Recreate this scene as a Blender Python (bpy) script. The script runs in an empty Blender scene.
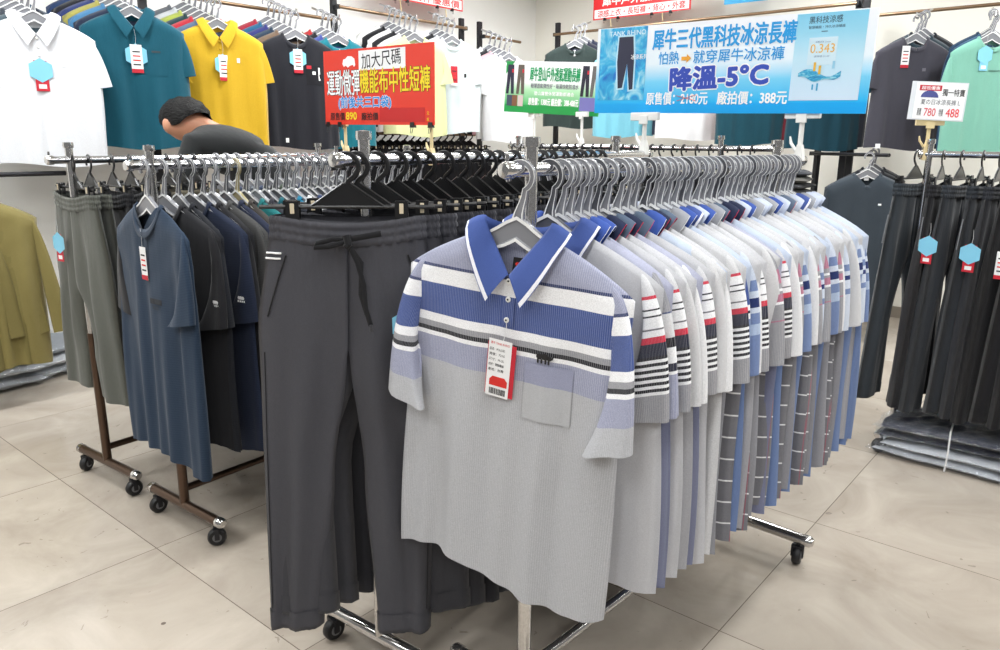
import bpy, bmesh, math, random
from mathutils import Vector, Matrix
PI = math.pi
sc = bpy.context.scene
COL = sc.collection
rnd = random.Random(7)

# ------------------------------------------------------------------ basics
def rad(a): return math.radians(a)
def lerp(a, b, t): return a + (b - a) * t
def ss(a, b, x):
    t = max(0.0, min(1.0, (x - a) / (b - a)))
    return t * t * (3 - 2 * t)

def s2l(c):
    out = []
    for v in c[:3]:
        v = v / 255.0
        out.append(v / 12.92 if v <= 0.04045 else ((v + 0.055) / 1.055) ** 2.4)
    return (out[0], out[1], out[2], 1.0)

ORD = ('first second third fourth fifth sixth seventh eighth ninth tenth eleventh twelfth thirteenth fourteenth fifteenth '
       'sixteenth seventeenth eighteenth nineteenth twentieth twenty-first twenty-second twenty-third twenty-fourth '
       'twenty-fifth twenty-sixth twenty-seventh twenty-eighth twenty-ninth thirtieth thirty-first thirty-second '
       'thirty-third thirty-fourth thirty-fifth thirty-sixth thirty-seventh thirty-eighth thirty-ninth fortieth '
       'forty-first forty-second forty-third forty-fourth').split()

# ------------------------------------------------------------------ materials
MATS = {}
def _new(name):
    m = bpy.data.materials.new(name)
    m.use_nodes = True
    nt = m.node_tree
    return m, nt, nt.nodes['Principled BSDF']

def plain(name, rgb, rough=0.5, metal=0.0, spec=0.5, coat=0.0, emit=0.0):
    if name in MATS: return MATS[name]
    m, nt, p = _new(name)
    p.inputs['Base Color'].default_value = s2l(rgb)
    p.inputs['Roughness'].default_value = rough
    p.inputs['Metallic'].default_value = metal
    p.inputs['Specular IOR Level'].default_value = spec
    p.inputs['Coat Weight'].default_value = coat
    if emit:
        p.inputs['Emission Color'].default_value = s2l(rgb)
        p.inputs['Emission Strength'].default_value = emit
    MATS[name] = m
    return m

def cloth_bump(nt, p, scale=900, strength=0.12, wrinkle=0.35):
    n = nt.nodes
    tc = n.new('ShaderNodeTexCoord')
    n1 = n.new('ShaderNodeTexNoise'); n1.inputs['Scale'].default_value = scale
    n1.inputs['Detail'].default_value = 1
    n2 = n.new('ShaderNodeTexNoise'); n2.inputs['Scale'].default_value = 9
    n2.inputs['Detail'].default_value = 4
    mp = n.new('ShaderNodeMapping'); mp.inputs['Scale'].default_value = (1.6, 1.6, 0.45)
    nt.links.new(tc.outputs['Object'], n1.inputs['Vector'])
    nt.links.new(tc.outputs['Object'], mp.inputs['Vector'])
    nt.links.new(mp.outputs['Vector'], n2.inputs['Vector'])
    b1 = n.new('ShaderNodeBump'); b1.inputs['Strength'].default_value = strength; b1.inputs['Distance'].default_value = 0.001
    b2 = n.new('ShaderNodeBump'); b2.inputs['Strength'].default_value = wrinkle; b2.inputs['Distance'].default_value = 0.012
    nt.links.new(n1.outputs['Fac'], b1.inputs['Height'])
    nt.links.new(n2.outputs['Fac'], b2.inputs['Height'])
    nt.links.new(b2.outputs['Normal'], b1.inputs['Normal'])
    nt.links.new(b1.outputs['Normal'], p.inputs['Normal'])

def fabric(rgb, rough=0.85, sheen=0.15, wrinkle=0.35, spec=0.25):
    key = 'fabric_%d_%d_%d_%.2f' % (*rgb, rough)
    if key in MATS: return MATS[key]
    m, nt, p = _new(key)
    n = nt.nodes
    tc = n.new('ShaderNodeTexCoord')
    nz = n.new('ShaderNodeTexNoise'); nz.inputs['Scale'].default_value = 450; nz.inputs['Detail'].default_value = 2
    nt.links.new(tc.outputs['Object'], nz.inputs['Vector'])
    mx = n.new('ShaderNodeMix'); mx.data_type = 'RGBA'
    c = s2l(rgb)
    mx.inputs['A'].default_value = [v * 0.82 for v in c[:3]] + [1]
    mx.inputs['B'].default_value = [min(1, v * 1.18) for v in c[:3]] + [1]
    nt.links.new(nz.outputs['Fac'], mx.inputs['Factor'])
    nt.links.new(mx.outputs['Result'], p.inputs['Base Color'])
    p.inputs['Roughness'].default_value = rough
    p.inputs['Specular IOR Level'].default_value = spec
    p.inputs['Sheen Weight'].default_value = sheen
    cloth_bump(nt, p, wrinkle=wrinkle)
    MATS[key] = m
    return m

VM = 0.8
def striped(name, bands, pin=None, check=None, heather=0.12, rough=0.85):
    """bands: [(v_start, rgb)...] down the cloth in metres; pin: (period, strength, axis); check: (du, dv, line rgb, second rgb)"""
    if name in MATS: return MATS[name]
    m, nt, p = _new(name)
    n, L = nt.nodes, nt.links
    uv = n.new('ShaderNodeUVMap')
    sp = n.new('ShaderNodeSeparateXYZ'); L.new(uv.outputs['UV'], sp.inputs['Vector'])
    dv = n.new('ShaderNodeMath'); dv.operation = 'DIVIDE'; dv.inputs[1].default_value = VM
    L.new(sp.outputs['Y'], dv.inputs[0])
    cr = n.new('ShaderNodeValToRGB'); cr.color_ramp.interpolation = 'CONSTANT'
    L.new(dv.outputs[0], cr.inputs['Fac'])
    el = cr.color_ramp.elements
    bs = bands[:32]
    el[0].position = bs[0][0] / VM; el[0].color = s2l(bs[0][1])
    if len(bs) > 1:
        el[1].position = bs[1][0] / VM; el[1].color = s2l(bs[1][1])
        for v, c in bs[2:]:
            e = el.new(v / VM); e.color = s2l(c)
    else:
        el[1].position = 1.0; el[1].color = s2l(bs[0][1])
    out = cr.outputs['Color']
    def lines(src, period, width):
        a = n.new('ShaderNodeMath'); a.operation = 'DIVIDE'; a.inputs[1].default_value = period; L.new(src, a.inputs[0])
        f = n.new('ShaderNodeMath'); f.operation = 'FRACT'; L.new(a.outputs[0], f.inputs[0])
        g = n.new('ShaderNodeMath'); g.operation = 'LESS_THAN'; g.inputs[1].default_value = width; L.new(f.outputs[0], g.inputs[0])
        return g.outputs[0]
    def mix(fac, rgb, strength=1.0):
        nonlocal out
        if strength < 1:
            k = n.new('ShaderNodeMath'); k.operation = 'MULTIPLY'; k.inputs[1].default_value = strength; L.new(fac, k.inputs[0]); fac = k.outputs[0]
        x = n.new('ShaderNodeMix'); x.data_type = 'RGBA'; L.new(fac, x.inputs['Factor']); L.new(out, x.inputs['A'])
        x.inputs['B'].default_value = s2l(rgb); out = x.outputs['Result']
    if pin:
        mix(lines(sp.outputs['X' if pin[2] == 'x' else 'Y'], pin[0], 0.4), pin[3], pin[1])
    if check:
        du, dvv, c1, c2 = check
        if dvv:
            gate = n.new('ShaderNodeMath'); gate.operation = 'GREATER_THAN'; gate.inputs[1].default_value = 0.33; L.new(sp.outputs['Y'], gate.inputs[0])
            for src, per, wd, c in ((sp.outputs['Y'], dvv, 0.07, c1), (sp.outputs['X'], du, 0.05, c2)):
                g = lines(src, per, wd)
                k = n.new('ShaderNodeMath'); k.operation = 'MULTIPLY'; L.new(g, k.inputs[0]); L.new(gate.outputs[0], k.inputs[1])
                mix(k.outputs[0], c, 0.9)
    tc = n.new('ShaderNodeTexCoord')
    nz = n.new('ShaderNodeTexNoise'); nz.inputs['Scale'].default_value = 500; nz.inputs['Detail'].default_value = 2
    L.new(tc.outputs['Object'], nz.inputs['Vector'])
    hs = n.new('ShaderNodeMix'); hs.data_type = 'RGBA'; hs.blend_type = 'MULTIPLY'; hs.inputs['Factor'].default_value = 1
    mr = n.new('ShaderNodeMapRange'); mr.inputs['To Min'].default_value = 1 - heather; mr.inputs['To Max'].default_value = 1 + heather
    L.new(nz.outputs['Fac'], mr.inputs['Value'])
    L.new(out, hs.inputs['A']); L.new(mr.outputs['Result'], hs.inputs['B'])
    L.new(hs.outputs['Result'], p.inputs['Base Color'])
    p.inputs['Roughness'].default_value = rough
    p.inputs['Specular IOR Level'].default_value = 0.2
    p.inputs['Sheen Weight'].default_value = 0.1
    cloth_bump(nt, p)
    MATS[name] = m
    return m

def chrome_mat():
    m, nt, p = _new('worn_chrome')
    n = nt.nodes
    tc = n.new('ShaderNodeTexCoord')
    nz = n.new('ShaderNodeTexNoise'); nz.inputs['Scale'].default_value = 240; nz.inputs['Detail'].default_value = 3
    nt.links.new(tc.outputs['Object'], nz.inputs['Vector'])
    cr = n.new('ShaderNodeValToRGB')
    cr.color_ramp.elements[0].position = 0.35; cr.color_ramp.elements[0].color = s2l((196, 193, 190))
    cr.color_ramp.elements[1].position = 0.62; cr.color_ramp.elements[1].color = s2l((210, 209, 208))
    nt.links.new(nz.outputs['Fac'], cr.inputs['Fac'])
    nt.links.new(cr.outputs['Color'], p.inputs['Base Color'])
    p.inputs['Metallic'].default_value = 0.95
    p.inputs['Roughness'].default_value = 0.14
    return m

CHROME = chrome_mat()
RAILM = plain('polished_rail', (215, 215, 218), 0.16, 1.0)
BROWN = plain('bronzed_tube', (92, 74, 62), 0.28, 0.85)
BLACKP = plain('black_plastic', (22, 22, 24), 0.32)
BLACKM = plain('black_post_metal', (38, 38, 42), 0.45, 0.3)
GREYP = plain('grey_hanger_plastic', (132, 133, 138), 0.25)
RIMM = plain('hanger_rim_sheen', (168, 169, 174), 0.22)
GREYD = plain('dark_grey_hanger_plastic', (84, 85, 90), 0.28)
TANP = plain('tan_hanger_plastic', (150, 140, 105), 0.35)
RUBBER = plain('caster_rubber', (24, 24, 26), 0.5)
HUBM = plain('caster_hub_grey', (120, 120, 122), 0.4)
WHITEP = plain('white_plastic', (236, 236, 232), 0.4)
CREAMP = plain('cream_plastic', (226, 206, 158), 0.45)
CLIPT = plain('clip_tip_cream', (214, 200, 172), 0.45)
PAPER = plain('white_paper', (240, 240, 240), 0.7)
REDP = plain('tag_red', (196, 28, 48), 0.6)
INK = plain('black_ink', (28, 26, 28), 0.7)
REDINK = plain('red_ink', (214, 44, 36), 0.7)
SKYTAG = plain('tag_sky_blue', (130, 200, 228), 0.6)
STRING = plain('tag_string', (225, 225, 225), 0.6)
WHITEINK = plain('white_ink', (248, 248, 248), 0.65)

# ------------------------------------------------------------------ mesh helpers
def mesh(name, verts, faces, uvs=None, smooth=True, mats=None, fmat=None):
    me = bpy.data.meshes.new(name)
    me.from_pydata([tuple(v) for v in verts], [], faces)
    if uvs:
        l = me.uv_layers.new(name='UVMap')
        flat = []
        for lp in me.loops:
            flat.extend(uvs[lp.vertex_index])
        l.data.foreach_set('uv', flat)
    if smooth:
        me.polygons.foreach_set('use_smooth', [True] * len(me.polygons))
    for m in (mats or [None]): me.materials.append(m)
    if fmat: me.polygons.foreach_set('material_index', fmat)
    me.update()
    return me

def link(o, parent=None):
    COL.objects.link(o)
    if parent is not None: o.parent = parent
    return o

def put(name, me, mat=None, parent=None, loc=(0, 0, 0), rot=(0, 0, 0), scale=None):
    o = bpy.data.objects.new(name, me)
    link(o, parent)
    o.location = loc; o.rotation_euler = rot
    if scale: o.scale = scale
    if mat is not None:
        if not me.materials: me.materials.append(None)
        o.material_slots[0].link = 'OBJECT'
        o.material_slots[0].material = mat
    return o

def thing(name, label, cat, loc=(0, 0, 0), rot=(0, 0, 0), group=None):
    o = bpy.data.objects.new(name, None)
    o.empty_display_size = 0.05
    COL.objects.link(o)
    o.location = loc; o.rotation_euler = rot
    return tag(o, label, cat, group)

def tag(o, label, cat, group=None):
    o['label'] = label; o['category'] = cat
    if group: o['group'] = group
    return o

class MB:
    def __init__(s): s.v = []; s.f = []; s.uv = []
    def add(s, v, f, uv=None):
        k = len(s.v); s.v += [tuple(x) for x in v]; s.f += [tuple(i + k for i in q) for q in f]
        s.uv += list(uv) if uv else [(0, 0)] * len(v)
        return s
    def box(s, c, size, rot=None, bev=0.0):
        bm = bmesh.new()
        bmesh.ops.create_cube(bm, size=1)
        bmesh.ops.scale(bm, vec=size, verts=bm.verts)
        if bev: bmesh.ops.bevel(bm, geom=bm.edges[:], offset=bev, segments=2, affect='EDGES', profile=0.6)
        M = Matrix.Translation(c) @ (rot if rot is not None else Matrix.Identity(4))
        bm.verts.index_update()
        s.add([M @ v.co for v in bm.verts], [[v.index for v in f.verts] for f in bm.faces])
        bm.free(); return s
    def loft(s, rings, caps=True, closed=True):
        n = len(rings[0]); v = [p for r in rings for p in r]; f = []
        for i in range(len(rings) - 1):
            for j in range(n if closed else n - 1):
                a = i * n + j; b = i * n + (j + 1) % n
                f.append((a, b, b + n, a + n))
        if caps:
            f.append(tuple(range(n - 1, -1, -1))); f.append(tuple(range((len(rings) - 1) * n, len(rings) * n)))
        return s.add(v, f)
    def tube(s, pts, r, n=10, caps=True, flat=1.0, up=None):
        pts = [Vector(p) for p in pts]; rings = []
        rs = r if isinstance(r, (list, tuple)) else [r] * len(pts)
        prev = None
        for i, p in enumerate(pts):
            t = (pts[min(i + 1, len(pts) - 1)] - pts[max(i - 1, 0)])
            if t.length < 1e-9: t = Vector((0, 0, 1))
            t.normalize()
            if up is not None: a = Vector(up)
            elif prev is not None: a = prev
            else: a = Vector((0, 0, 1)) if abs(t.z) < 0.9 else Vector((1, 0, 0))
            a = (a - t * a.dot(t)); a.normalize(); prev = a
            b = t.cross(a)
            rings.append([p + a * (rs[i] * math.cos(2 * PI * k / n)) * flat + b * (rs[i] * math.sin(2 * PI * k / n)) for k in range(n)])
        return s.loft(rings, caps)
    def lathe(s, prof, c=(0, 0, 0), n=16, axis='z'):
        rings = []
        for r, h in prof:
            ring = []
            for k in range(n):
                a = 2 * PI * k / n; x, y = r * math.cos(a), r * math.sin(a)
                p = (x, y, h) if axis == 'z' else ((h, x, y) if axis == 'x' else (y, h, x))
                ring.append((p[0] + c[0], p[1] + c[1], p[2] + c[2]))
            rings.append(ring)
        return s.loft(rings, True)
    def prism(s, poly, y0, y1):
        """polygon in x,z extruded along y"""
        n = len(poly)
        v = [(x, y0, z) for x, z in poly] + [(x, y1, z) for x, z in poly]
        f = [tuple(range(n)), tuple(range(2 * n - 1, n - 1, -1))] + [(i, i + n, (i + 1) % n + n, (i + 1) % n) for i in range(n)]
        return s.add(v, f)
    def me(s, name, smooth=True, uv=False):
        m = mesh(name, s.v, s.f, s.uv if uv else None, smooth)
        if smooth:
            try: m.set_sharp_from_angle(angle=rad(40))
            except Exception: pass
        return m
    def put(s, name, mat, parent=None, smooth=True, **k):
        return put(name, s.me(name, smooth), mat, parent, **k)

# ------------------------------------------------------------------ frame of the shop: d runs along the racks, q across them
AD = rad(50.0)
D = Vector((math.cos(AD), math.sin(AD), 0)); N = Vector((math.sin(AD), -math.cos(AD), 0))
def W(s, q, z=0.0): return D * s + N * q + Vector((0, 0, z))
HR = 1.30            # rail height of the racks

# ------------------------------------------------------------------ text
def text_mesh(txt, w, h, bold=0.0, pad_of=None):
    cu = bpy.data.curves.new('lettering', 'FONT'); cu.body = txt; cu.size = 1.0; cu.fill_mode = 'FRONT'; cu.resolution_u = 3
    o = bpy.data.objects.new('lettering', cu); COL.objects.link(o)
    bpy.context.view_layer.update()
    base = bpy.data.meshes.new_from_object(o.evaluated_get(bpy.context.evaluated_depsgraph_get()))
    xs = [v.co.x for v in base.vertices]; ys = [v.co.y for v in base.vertices]
    x0, x1, y0, y1 = min(xs), max(xs), min(ys), max(ys)
    sx = w / (x1 - x0); sy = h / (y1 - y0)
    co = [((v.co.x - (x0 + x1) / 2) * sx, (v.co.y - (y0 + y1) / 2) * sy) for v in base.vertices]
    fs = [tuple(f.vertices) for f in base.polygons]
    bpy.data.meshes.remove(base)
    offs = [(0, 0)]
    if bold:
        e = bold * min(sx, sy)
        k8 = 8 if bold > .03 else 4
        offs = [(e * math.cos(2 * PI * (k + .5) / k8), e * math.sin(2 * PI * (k + .5) / k8)) for k in range(k8)]
    V, F = [], []
    for k, (dx, dy) in enumerate(offs):
        n0 = len(V)
        V += [(x + dx, k * -.00002, z + dy) for x, z in co]; F += [tuple(q + n0 for q in f) for f in fs]
    base = mesh('lettering', V, F, smooth=False)
    bpy.data.objects.remove(o); bpy.data.curves.remove(cu)
    return base

def letter(parent, txt, x, z, w, h, mat, y=-0.0035, bold=0.012, tilt=0.0, name='lettering'):
    return put(name, text_mesh(txt, w, h, bold), mat, parent, loc=(x, y, z), rot=(0, tilt, 0))

def card(parent, name, x, z, w, h, mat, y, t=0.0006):
    return MB().box((0, 0, 0), (w, t, h)).put(name, mat, parent, smooth=False, loc=(x, y, z))

def poly(parent, name, pts, mat, y, t=0.0005):
    return MB().prism(pts, -t, 0).put(name, mat, parent, smooth=False, loc=(0, y, 0))

# ------------------------------------------------------------------ room shell
def structure(name, me, mat, loc=(0, 0, 0), rot=(0, 0, 0)):
    o = put(name, me, mat, None, loc, rot); o['kind'] = 'structure'
    return o

def floor_mat():
    m, nt, p = _new('polished_beige_tile')
    n, L = nt.nodes, nt.links
    tc = n.new('ShaderNodeTexCoord')
    sp = n.new('ShaderNodeSeparateXYZ'); L.new(tc.outputs['Object'], sp.inputs['Vector'])
    def M(op, a, b=None, c=None):
        k = n.new('ShaderNodeMath'); k.operation = op
        for i, v in enumerate((a, b, c)):
            if v is None: continue
            if isinstance(v, (int, float)): k.inputs[i].default_value = v
            else: L.new(v, k.inputs[i])
        return k.outputs[0]
    T = 0.8195
    def gap(src, off):
        f = M('FRACT', M('DIVIDE', M('SUBTRACT', src, off), T))
        e = M('ABSOLUTE', M('SUBTRACT', f, 0.5))
        return M('GREATER_THAN', e, 0.5 - 0.0014 / T)
    # object axes: x along d, y across (-q)
    gx = gap(sp.outputs['X'], 1.012); gy = gap(sp.outputs['Y'], 0.72)
    g = M('MAXIMUM', gx, gy)
    # tone per tile
    fx = M('FLOOR', M('DIVIDE', M('SUBTRACT', sp.outputs['X'], 1.012), T)); fy = M('FLOOR', M('DIVIDE', M('SUBTRACT', sp.outputs['Y'], 0.72), T))
    cb = n.new('ShaderNodeCombineXYZ'); L.new(fx, cb.inputs[0]); L.new(fy, cb.inputs[1])
    wn = n.new('ShaderNodeTexWhiteNoise'); L.new(cb.outputs[0], wn.inputs['Vector'])
    n1 = n.new('ShaderNodeTexNoise'); n1.inputs['Scale'].default_value = 2.2; n1.inputs['Detail'].default_value = 8; n1.inputs['Roughness'].default_value = 0.6; n1.inputs['Distortion'].default_value = 1.2
    va = n.new('ShaderNodeVectorMath'); va.operation = 'MULTIPLY_ADD'; L.new(cb.outputs[0], va.inputs[0]); va.inputs[1].default_value = (7.3, 3.1, 0); L.new(tc.outputs['Object'], va.inputs[2])
    L.new(va.outputs[0], n1.inputs['Vector'])
    cr = n.new('ShaderNodeValToRGB')
    cr.color_ramp.elements[0].position = 0.3; cr.color_ramp.elements[0].color = s2l((168, 157, 144))
    cr.color_ramp.elements[1].position = 0.7; cr.color_ramp.elements[1].color = s2l((196, 186, 173))
    L.new(n1.outputs['Fac'], cr.inputs['Fac'])
    # scuffs and dirt
    n2 = n.new('ShaderNodeTexNoise'); n2.inputs['Scale'].default_value = 14; n2.inputs['Detail'].default_value = 5; n2.inputs['Distortion'].default_value = 2.0
    L.new(tc.outputs['Object'], n2.inputs['Vector'])
    d = M('GREATER_THAN', n2.outputs['Fac'], 0.70)
    v1 = n.new('ShaderNodeTexVoronoi'); v1.inputs['Scale'].default_value = 3.2; v1.inputs['Randomness'].default_value = 1; L.new(tc.outputs['Object'], v1.inputs['Vector'])
    spk = M('LESS_THAN', v1.outputs['Distance'], 0.028)
    d = M('MULTIPLY', M('MAXIMUM', M('MULTIPLY', d, 0.35), M('MULTIPLY', spk, 0.8)), 1.0)
    a = n.new('ShaderNodeMix'); a.data_type = 'RGBA'; L.new(d, a.inputs['Factor']); L.new(cr.outputs['Color'], a.inputs['A']); a.inputs['B'].default_value = s2l((84, 72, 64))
    b = n.new('ShaderNodeMix'); b.data_type = 'RGBA'; L.new(g, b.inputs['Factor']); L.new(a.outputs['Result'], b.inputs['A']); b.inputs['B'].default_value = s2l((112, 102, 92))
    hv = n.new('ShaderNodeMix'); hv.data_type = 'RGBA'; hv.blend_type = 'MULTIPLY'; hv.inputs['Factor'].default_value = 1
    mr = n.new('ShaderNodeMapRange'); mr.inputs['To Min'].default_value = 0.94; mr.inputs['To Max'].default_value = 1.05; L.new(wn.outputs['Value'], mr.inputs['Value'])
    L.new(b.outputs['Result'], hv.inputs['A']); L.new(mr.outputs['Result'], hv.inputs['B'])
    L.new(hv.outputs['Result'], p.inputs['Base Color'])
    rr = n.new('ShaderNodeMapRange'); rr.inputs['To Min'].default_value = 0.05; rr.inputs['To Max'].default_value = 0.2; L.new(n1.outputs['Fac'], rr.inputs['Value'])
    L.new(rr.outputs['Result'], p.inputs['Roughness'])
    p.inputs['Specular IOR Level'].default_value = 0.5
    return m

def wall_mat(name, rgb):
    m, nt, p = _new(name)
    n = nt.nodes
    tc = n.new('ShaderNodeTexCoord'); nz = n.new('ShaderNodeTexNoise'); nz.inputs['Scale'].default_value = 1.5; nz.inputs['Detail'].default_value = 6
    nt.links.new(tc.outputs['Object'], nz.inputs['Vector'])
    cr = n.new('ShaderNodeValToRGB')
    cr.color_ramp.elements[0].color = s2l([v * 0.97 for v in rgb]); cr.color_ramp.elements[1].color = s2l(rgb)
    nt.links.new(nz.outputs['Fac'], cr.inputs['Fac']); nt.links.new(cr.outputs['Color'], p.inputs['Base Color'])
    p.inputs['Roughness'].default_value = 0.75
    return m

S0, S1, Q0, Q1, ZC = -3.2, 6.5, -5.0, 3.2, 3.0
def slab(sa, sb, qa, qb, za, zb):
    c = W((sa + sb) / 2, (qa + qb) / 2, (za + zb) / 2)
    return MB().box((0, 0, 0), (abs(sb - sa), abs(qb - qa), abs(zb - za))).me('slab', False), c
# axes of a box turned by AD: local x = d, local y = -q
def wallbox(name, sa, sb, qa, qb, za, zb, mat, keep_origin=False):
    if keep_origin:
        mb = MB().box(((sa + sb) / 2, -(qa + qb) / 2, (za + zb) / 2), (abs(sb - sa), abs(qb - qa), abs(zb - za)))
        return structure(name, mb.me('slab', False), mat, (0, 0, 0), (0, 0, AD))
    me, c = slab(sa, sb, qa, qb, za, zb)
    return structure(name, me, mat, c, (0, 0, AD))
WALLM = wall_mat('white_wall_paint', (254, 253, 249)); WALLC = wall_mat('cream_wall_paint', (251, 248, 238))
wallbox('floor', S0, S1 + .1, Q0 - .1, Q1, -0.06, 0.0, floor_mat(), True)
wallbox('wall_left', S0, S1 + .1, Q0 - .1, Q0, 0, ZC, WALLM)
wallbox('wall_right', S1, S1 + .1, Q0, Q1, 0, ZC, WALLC)
wallbox('ceiling', S0, S1 + .1, Q0 - .1, Q1, ZC, ZC + .06, wall_mat('ceiling_white', (240, 240, 238)))
wallbox('baseboard_left', S0, S1, Q0, Q0 + .012, 0, .09, plain('baseboard_grey', (150, 140, 128), .5))
wallbox('baseboard_right', S1 - .012, S1, Q0 + .012, Q1, 0, .09, plain('baseboard_grey', (150, 140, 128), .5))

# fluorescent ceiling fittings
def ceiling_light(s, q, label, watt):
    t = thing('ceiling_light', label, 'light', W(s, q, ZC), (0, 0, AD), 'fluorescent fittings in the ceiling')
    f = MB()
    for sx in (-1, 1): f.box((sx * .61, 0, -.03), (.03, .32, .06))
    for sy in (-1, 1): f.box((0, sy * .16, -.03), (1.25, .02, .06))
    f.put('fitting_frame', WHITEP, t, smooth=False)
    MB().box((0, 0, -.02), (1.19, .3, .01)).put('diffuser', plain('diffuser_glow', (255, 255, 252), .5, emit=2.0), t, smooth=False)
    l = bpy.data.lights.new('tube', 'AREA'); l.shape = 'RECTANGLE'; l.size = 1.17; l.size_y = .28; l.energy = watt; l.color = (0.96, 0.985, 1.0)
    o = bpy.data.objects.new('tube_light', l); COL.objects.link(o); o.parent = t; o.location = (0, 0, -.032)
LIGHT_W = 26
k = 0
for s in (-1.2, 0.9, 3.0, 5.0):
    for q in (-3.7, -2.0, -0.1, 1.8):
        k += 1
        ceiling_light(s, q, 'white fluorescent ceiling fitting, %s of the ceiling grid' % ORD[k - 1], LIGHT_W * (1.38 if q < -3 or s > 4 else .92))

# ------------------------------------------------------------------ clothes rack on castors
def caster_mesh():
    fork = MB().box((0, 0, .06), (.022, .034, .012), bev=.002).lathe([(.006, .06), (.006, .085)])
    for sy in (-1, 1): fork.box((0, sy * .0175, .045), (.016, .004, .04), bev=.001)
    wheel = MB().lathe([(.012, -.013), (.026, -.013), (.031, -.007), (.031, .007), (.026, .013), (.012, .013)], (0, 0, .031), 20, 'y')
    hub = MB().lathe([(.015, -.0145), (.015, .0145)], (0, 0, .031), 16, 'y')
    return fork.me('caster_fork'), wheel.me('caster_wheel'), hub.me('caster_hub')
CAST = caster_mesh()

class Rack:
    def __init__(s, o, a, L, label, over=(.07, .2), low=BROWN, foot=.22, hr=HR):
        s.o = Vector((o[0], o[1], 0)); s.a = rad(a); s.L = L; s.hr = hr
        s.d = Vector((math.cos(s.a), math.sin(s.a), 0)); s.n = Vector((math.sin(s.a), -math.cos(s.a), 0))
        t = s.t = thing('clothes_rack', label, 'clothes rack', s.o, (0, 0, s.a), 'rolling garment racks')
        # local: x along rail, y = -n
        for x in (0, L):
            MB().tube([(x, 0, .09), (x, 0, .62)], .0165, 14).put('post_sleeve', low, t)
            MB().tube([(x, 0, .6), (x, 0, hr + .045)], .0135, 14).lathe([(.0, hr + .043), (.017, hr + .043), (.018, hr + .05), (.017, hr + .062), (0, hr + .064)], (x, 0, 0), 16).put('post', CHROME, t)
        r = MB().tube([(-over[0], 0, hr), (L + over[1], 0, hr)], .0135, 16)
        rl = r.put('hanging_rail', RAILM, t)
        for x, sg in ((-over[0], -1), (L + over[1], 1)):
            MB().lathe([(0, x - sg * .012), (.0165, x - sg * .012), (.0175, x + sg * .004), (.014, x + sg * .012), (0, x + sg * .014)], (0, 0, hr), 16, 'x').tube([(x, 0, hr + .012), (x, 0, hr + .03)], .004, 8).put('rail_end_cap', CHROME, t)
        MB().tube([(0, 0, .15), (L, 0, .15)], .013, 12).put('base_bar', low, t)
        for x in (0, L):
            f = MB().tube([(x, -foot, .09), (x, foot, .09)], .0175, 14).put('foot_bar', low, t)
            for sg in (-1, 1):
                MB().lathe([(0, sg * (foot - .015)), (.019, sg * (foot - .015)), (.019, sg * (foot + .006)), (.012, sg * (foot + .016)), (0, sg * (foot + .017))], (x, 0, .09), 14, 'y').put('foot_cap', CHROME, f)
                c = put('caster', CAST[0], BLACKM, t, (x, sg * (foot - .03), 0), (0, 0, rnd.uniform(-.6, .6)))
                put('wheel', CAST[1], RUBBER, c); put('hub', CAST[2], HUBM, c)
    def at(s, x, z=None):
        p = s.o + s.d * x; p.z = s.hr if z is None else z
        return p
    @property
    def rz(s): return s.a - PI / 2       # garments face the front end

POLO = Rack((.059, 1.506), 47.3, 1.15, 'nearest rolling chrome clothes rack, carrying the striped polo shirts', low=CHROME, hr=1.288)
PANT = Rack((-.303, 1.71), 53.0, 1.15, 'rolling clothes rack carrying the dark grey jogger trousers', (.08, .25), low=CHROME)
TEER = Rack((-1.109, 2.433), 52.5, 1.15, 'bronzed rolling clothes rack carrying dark T-shirts, beside the jogger rack', hr=1.262)
SHOR = Rack((-1.566, 2.796), 53.5, 1.15, 'bronzed rolling clothes rack carrying the olive shorts at its front end', hr=1.268)
RIGH = Rack((1.817, 3.275), -43.3, 1.2, 'rolling clothes rack of black trousers at the right edge of the photo', (.03, .1), low=CHROME, foot=.2)
FARR = Rack(W(3.68, -2.95)[:2], -40.0, 1.3, 'rolling clothes rack of dark trousers seen behind the polo rack', (.06, .3), hr=1.315)

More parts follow.
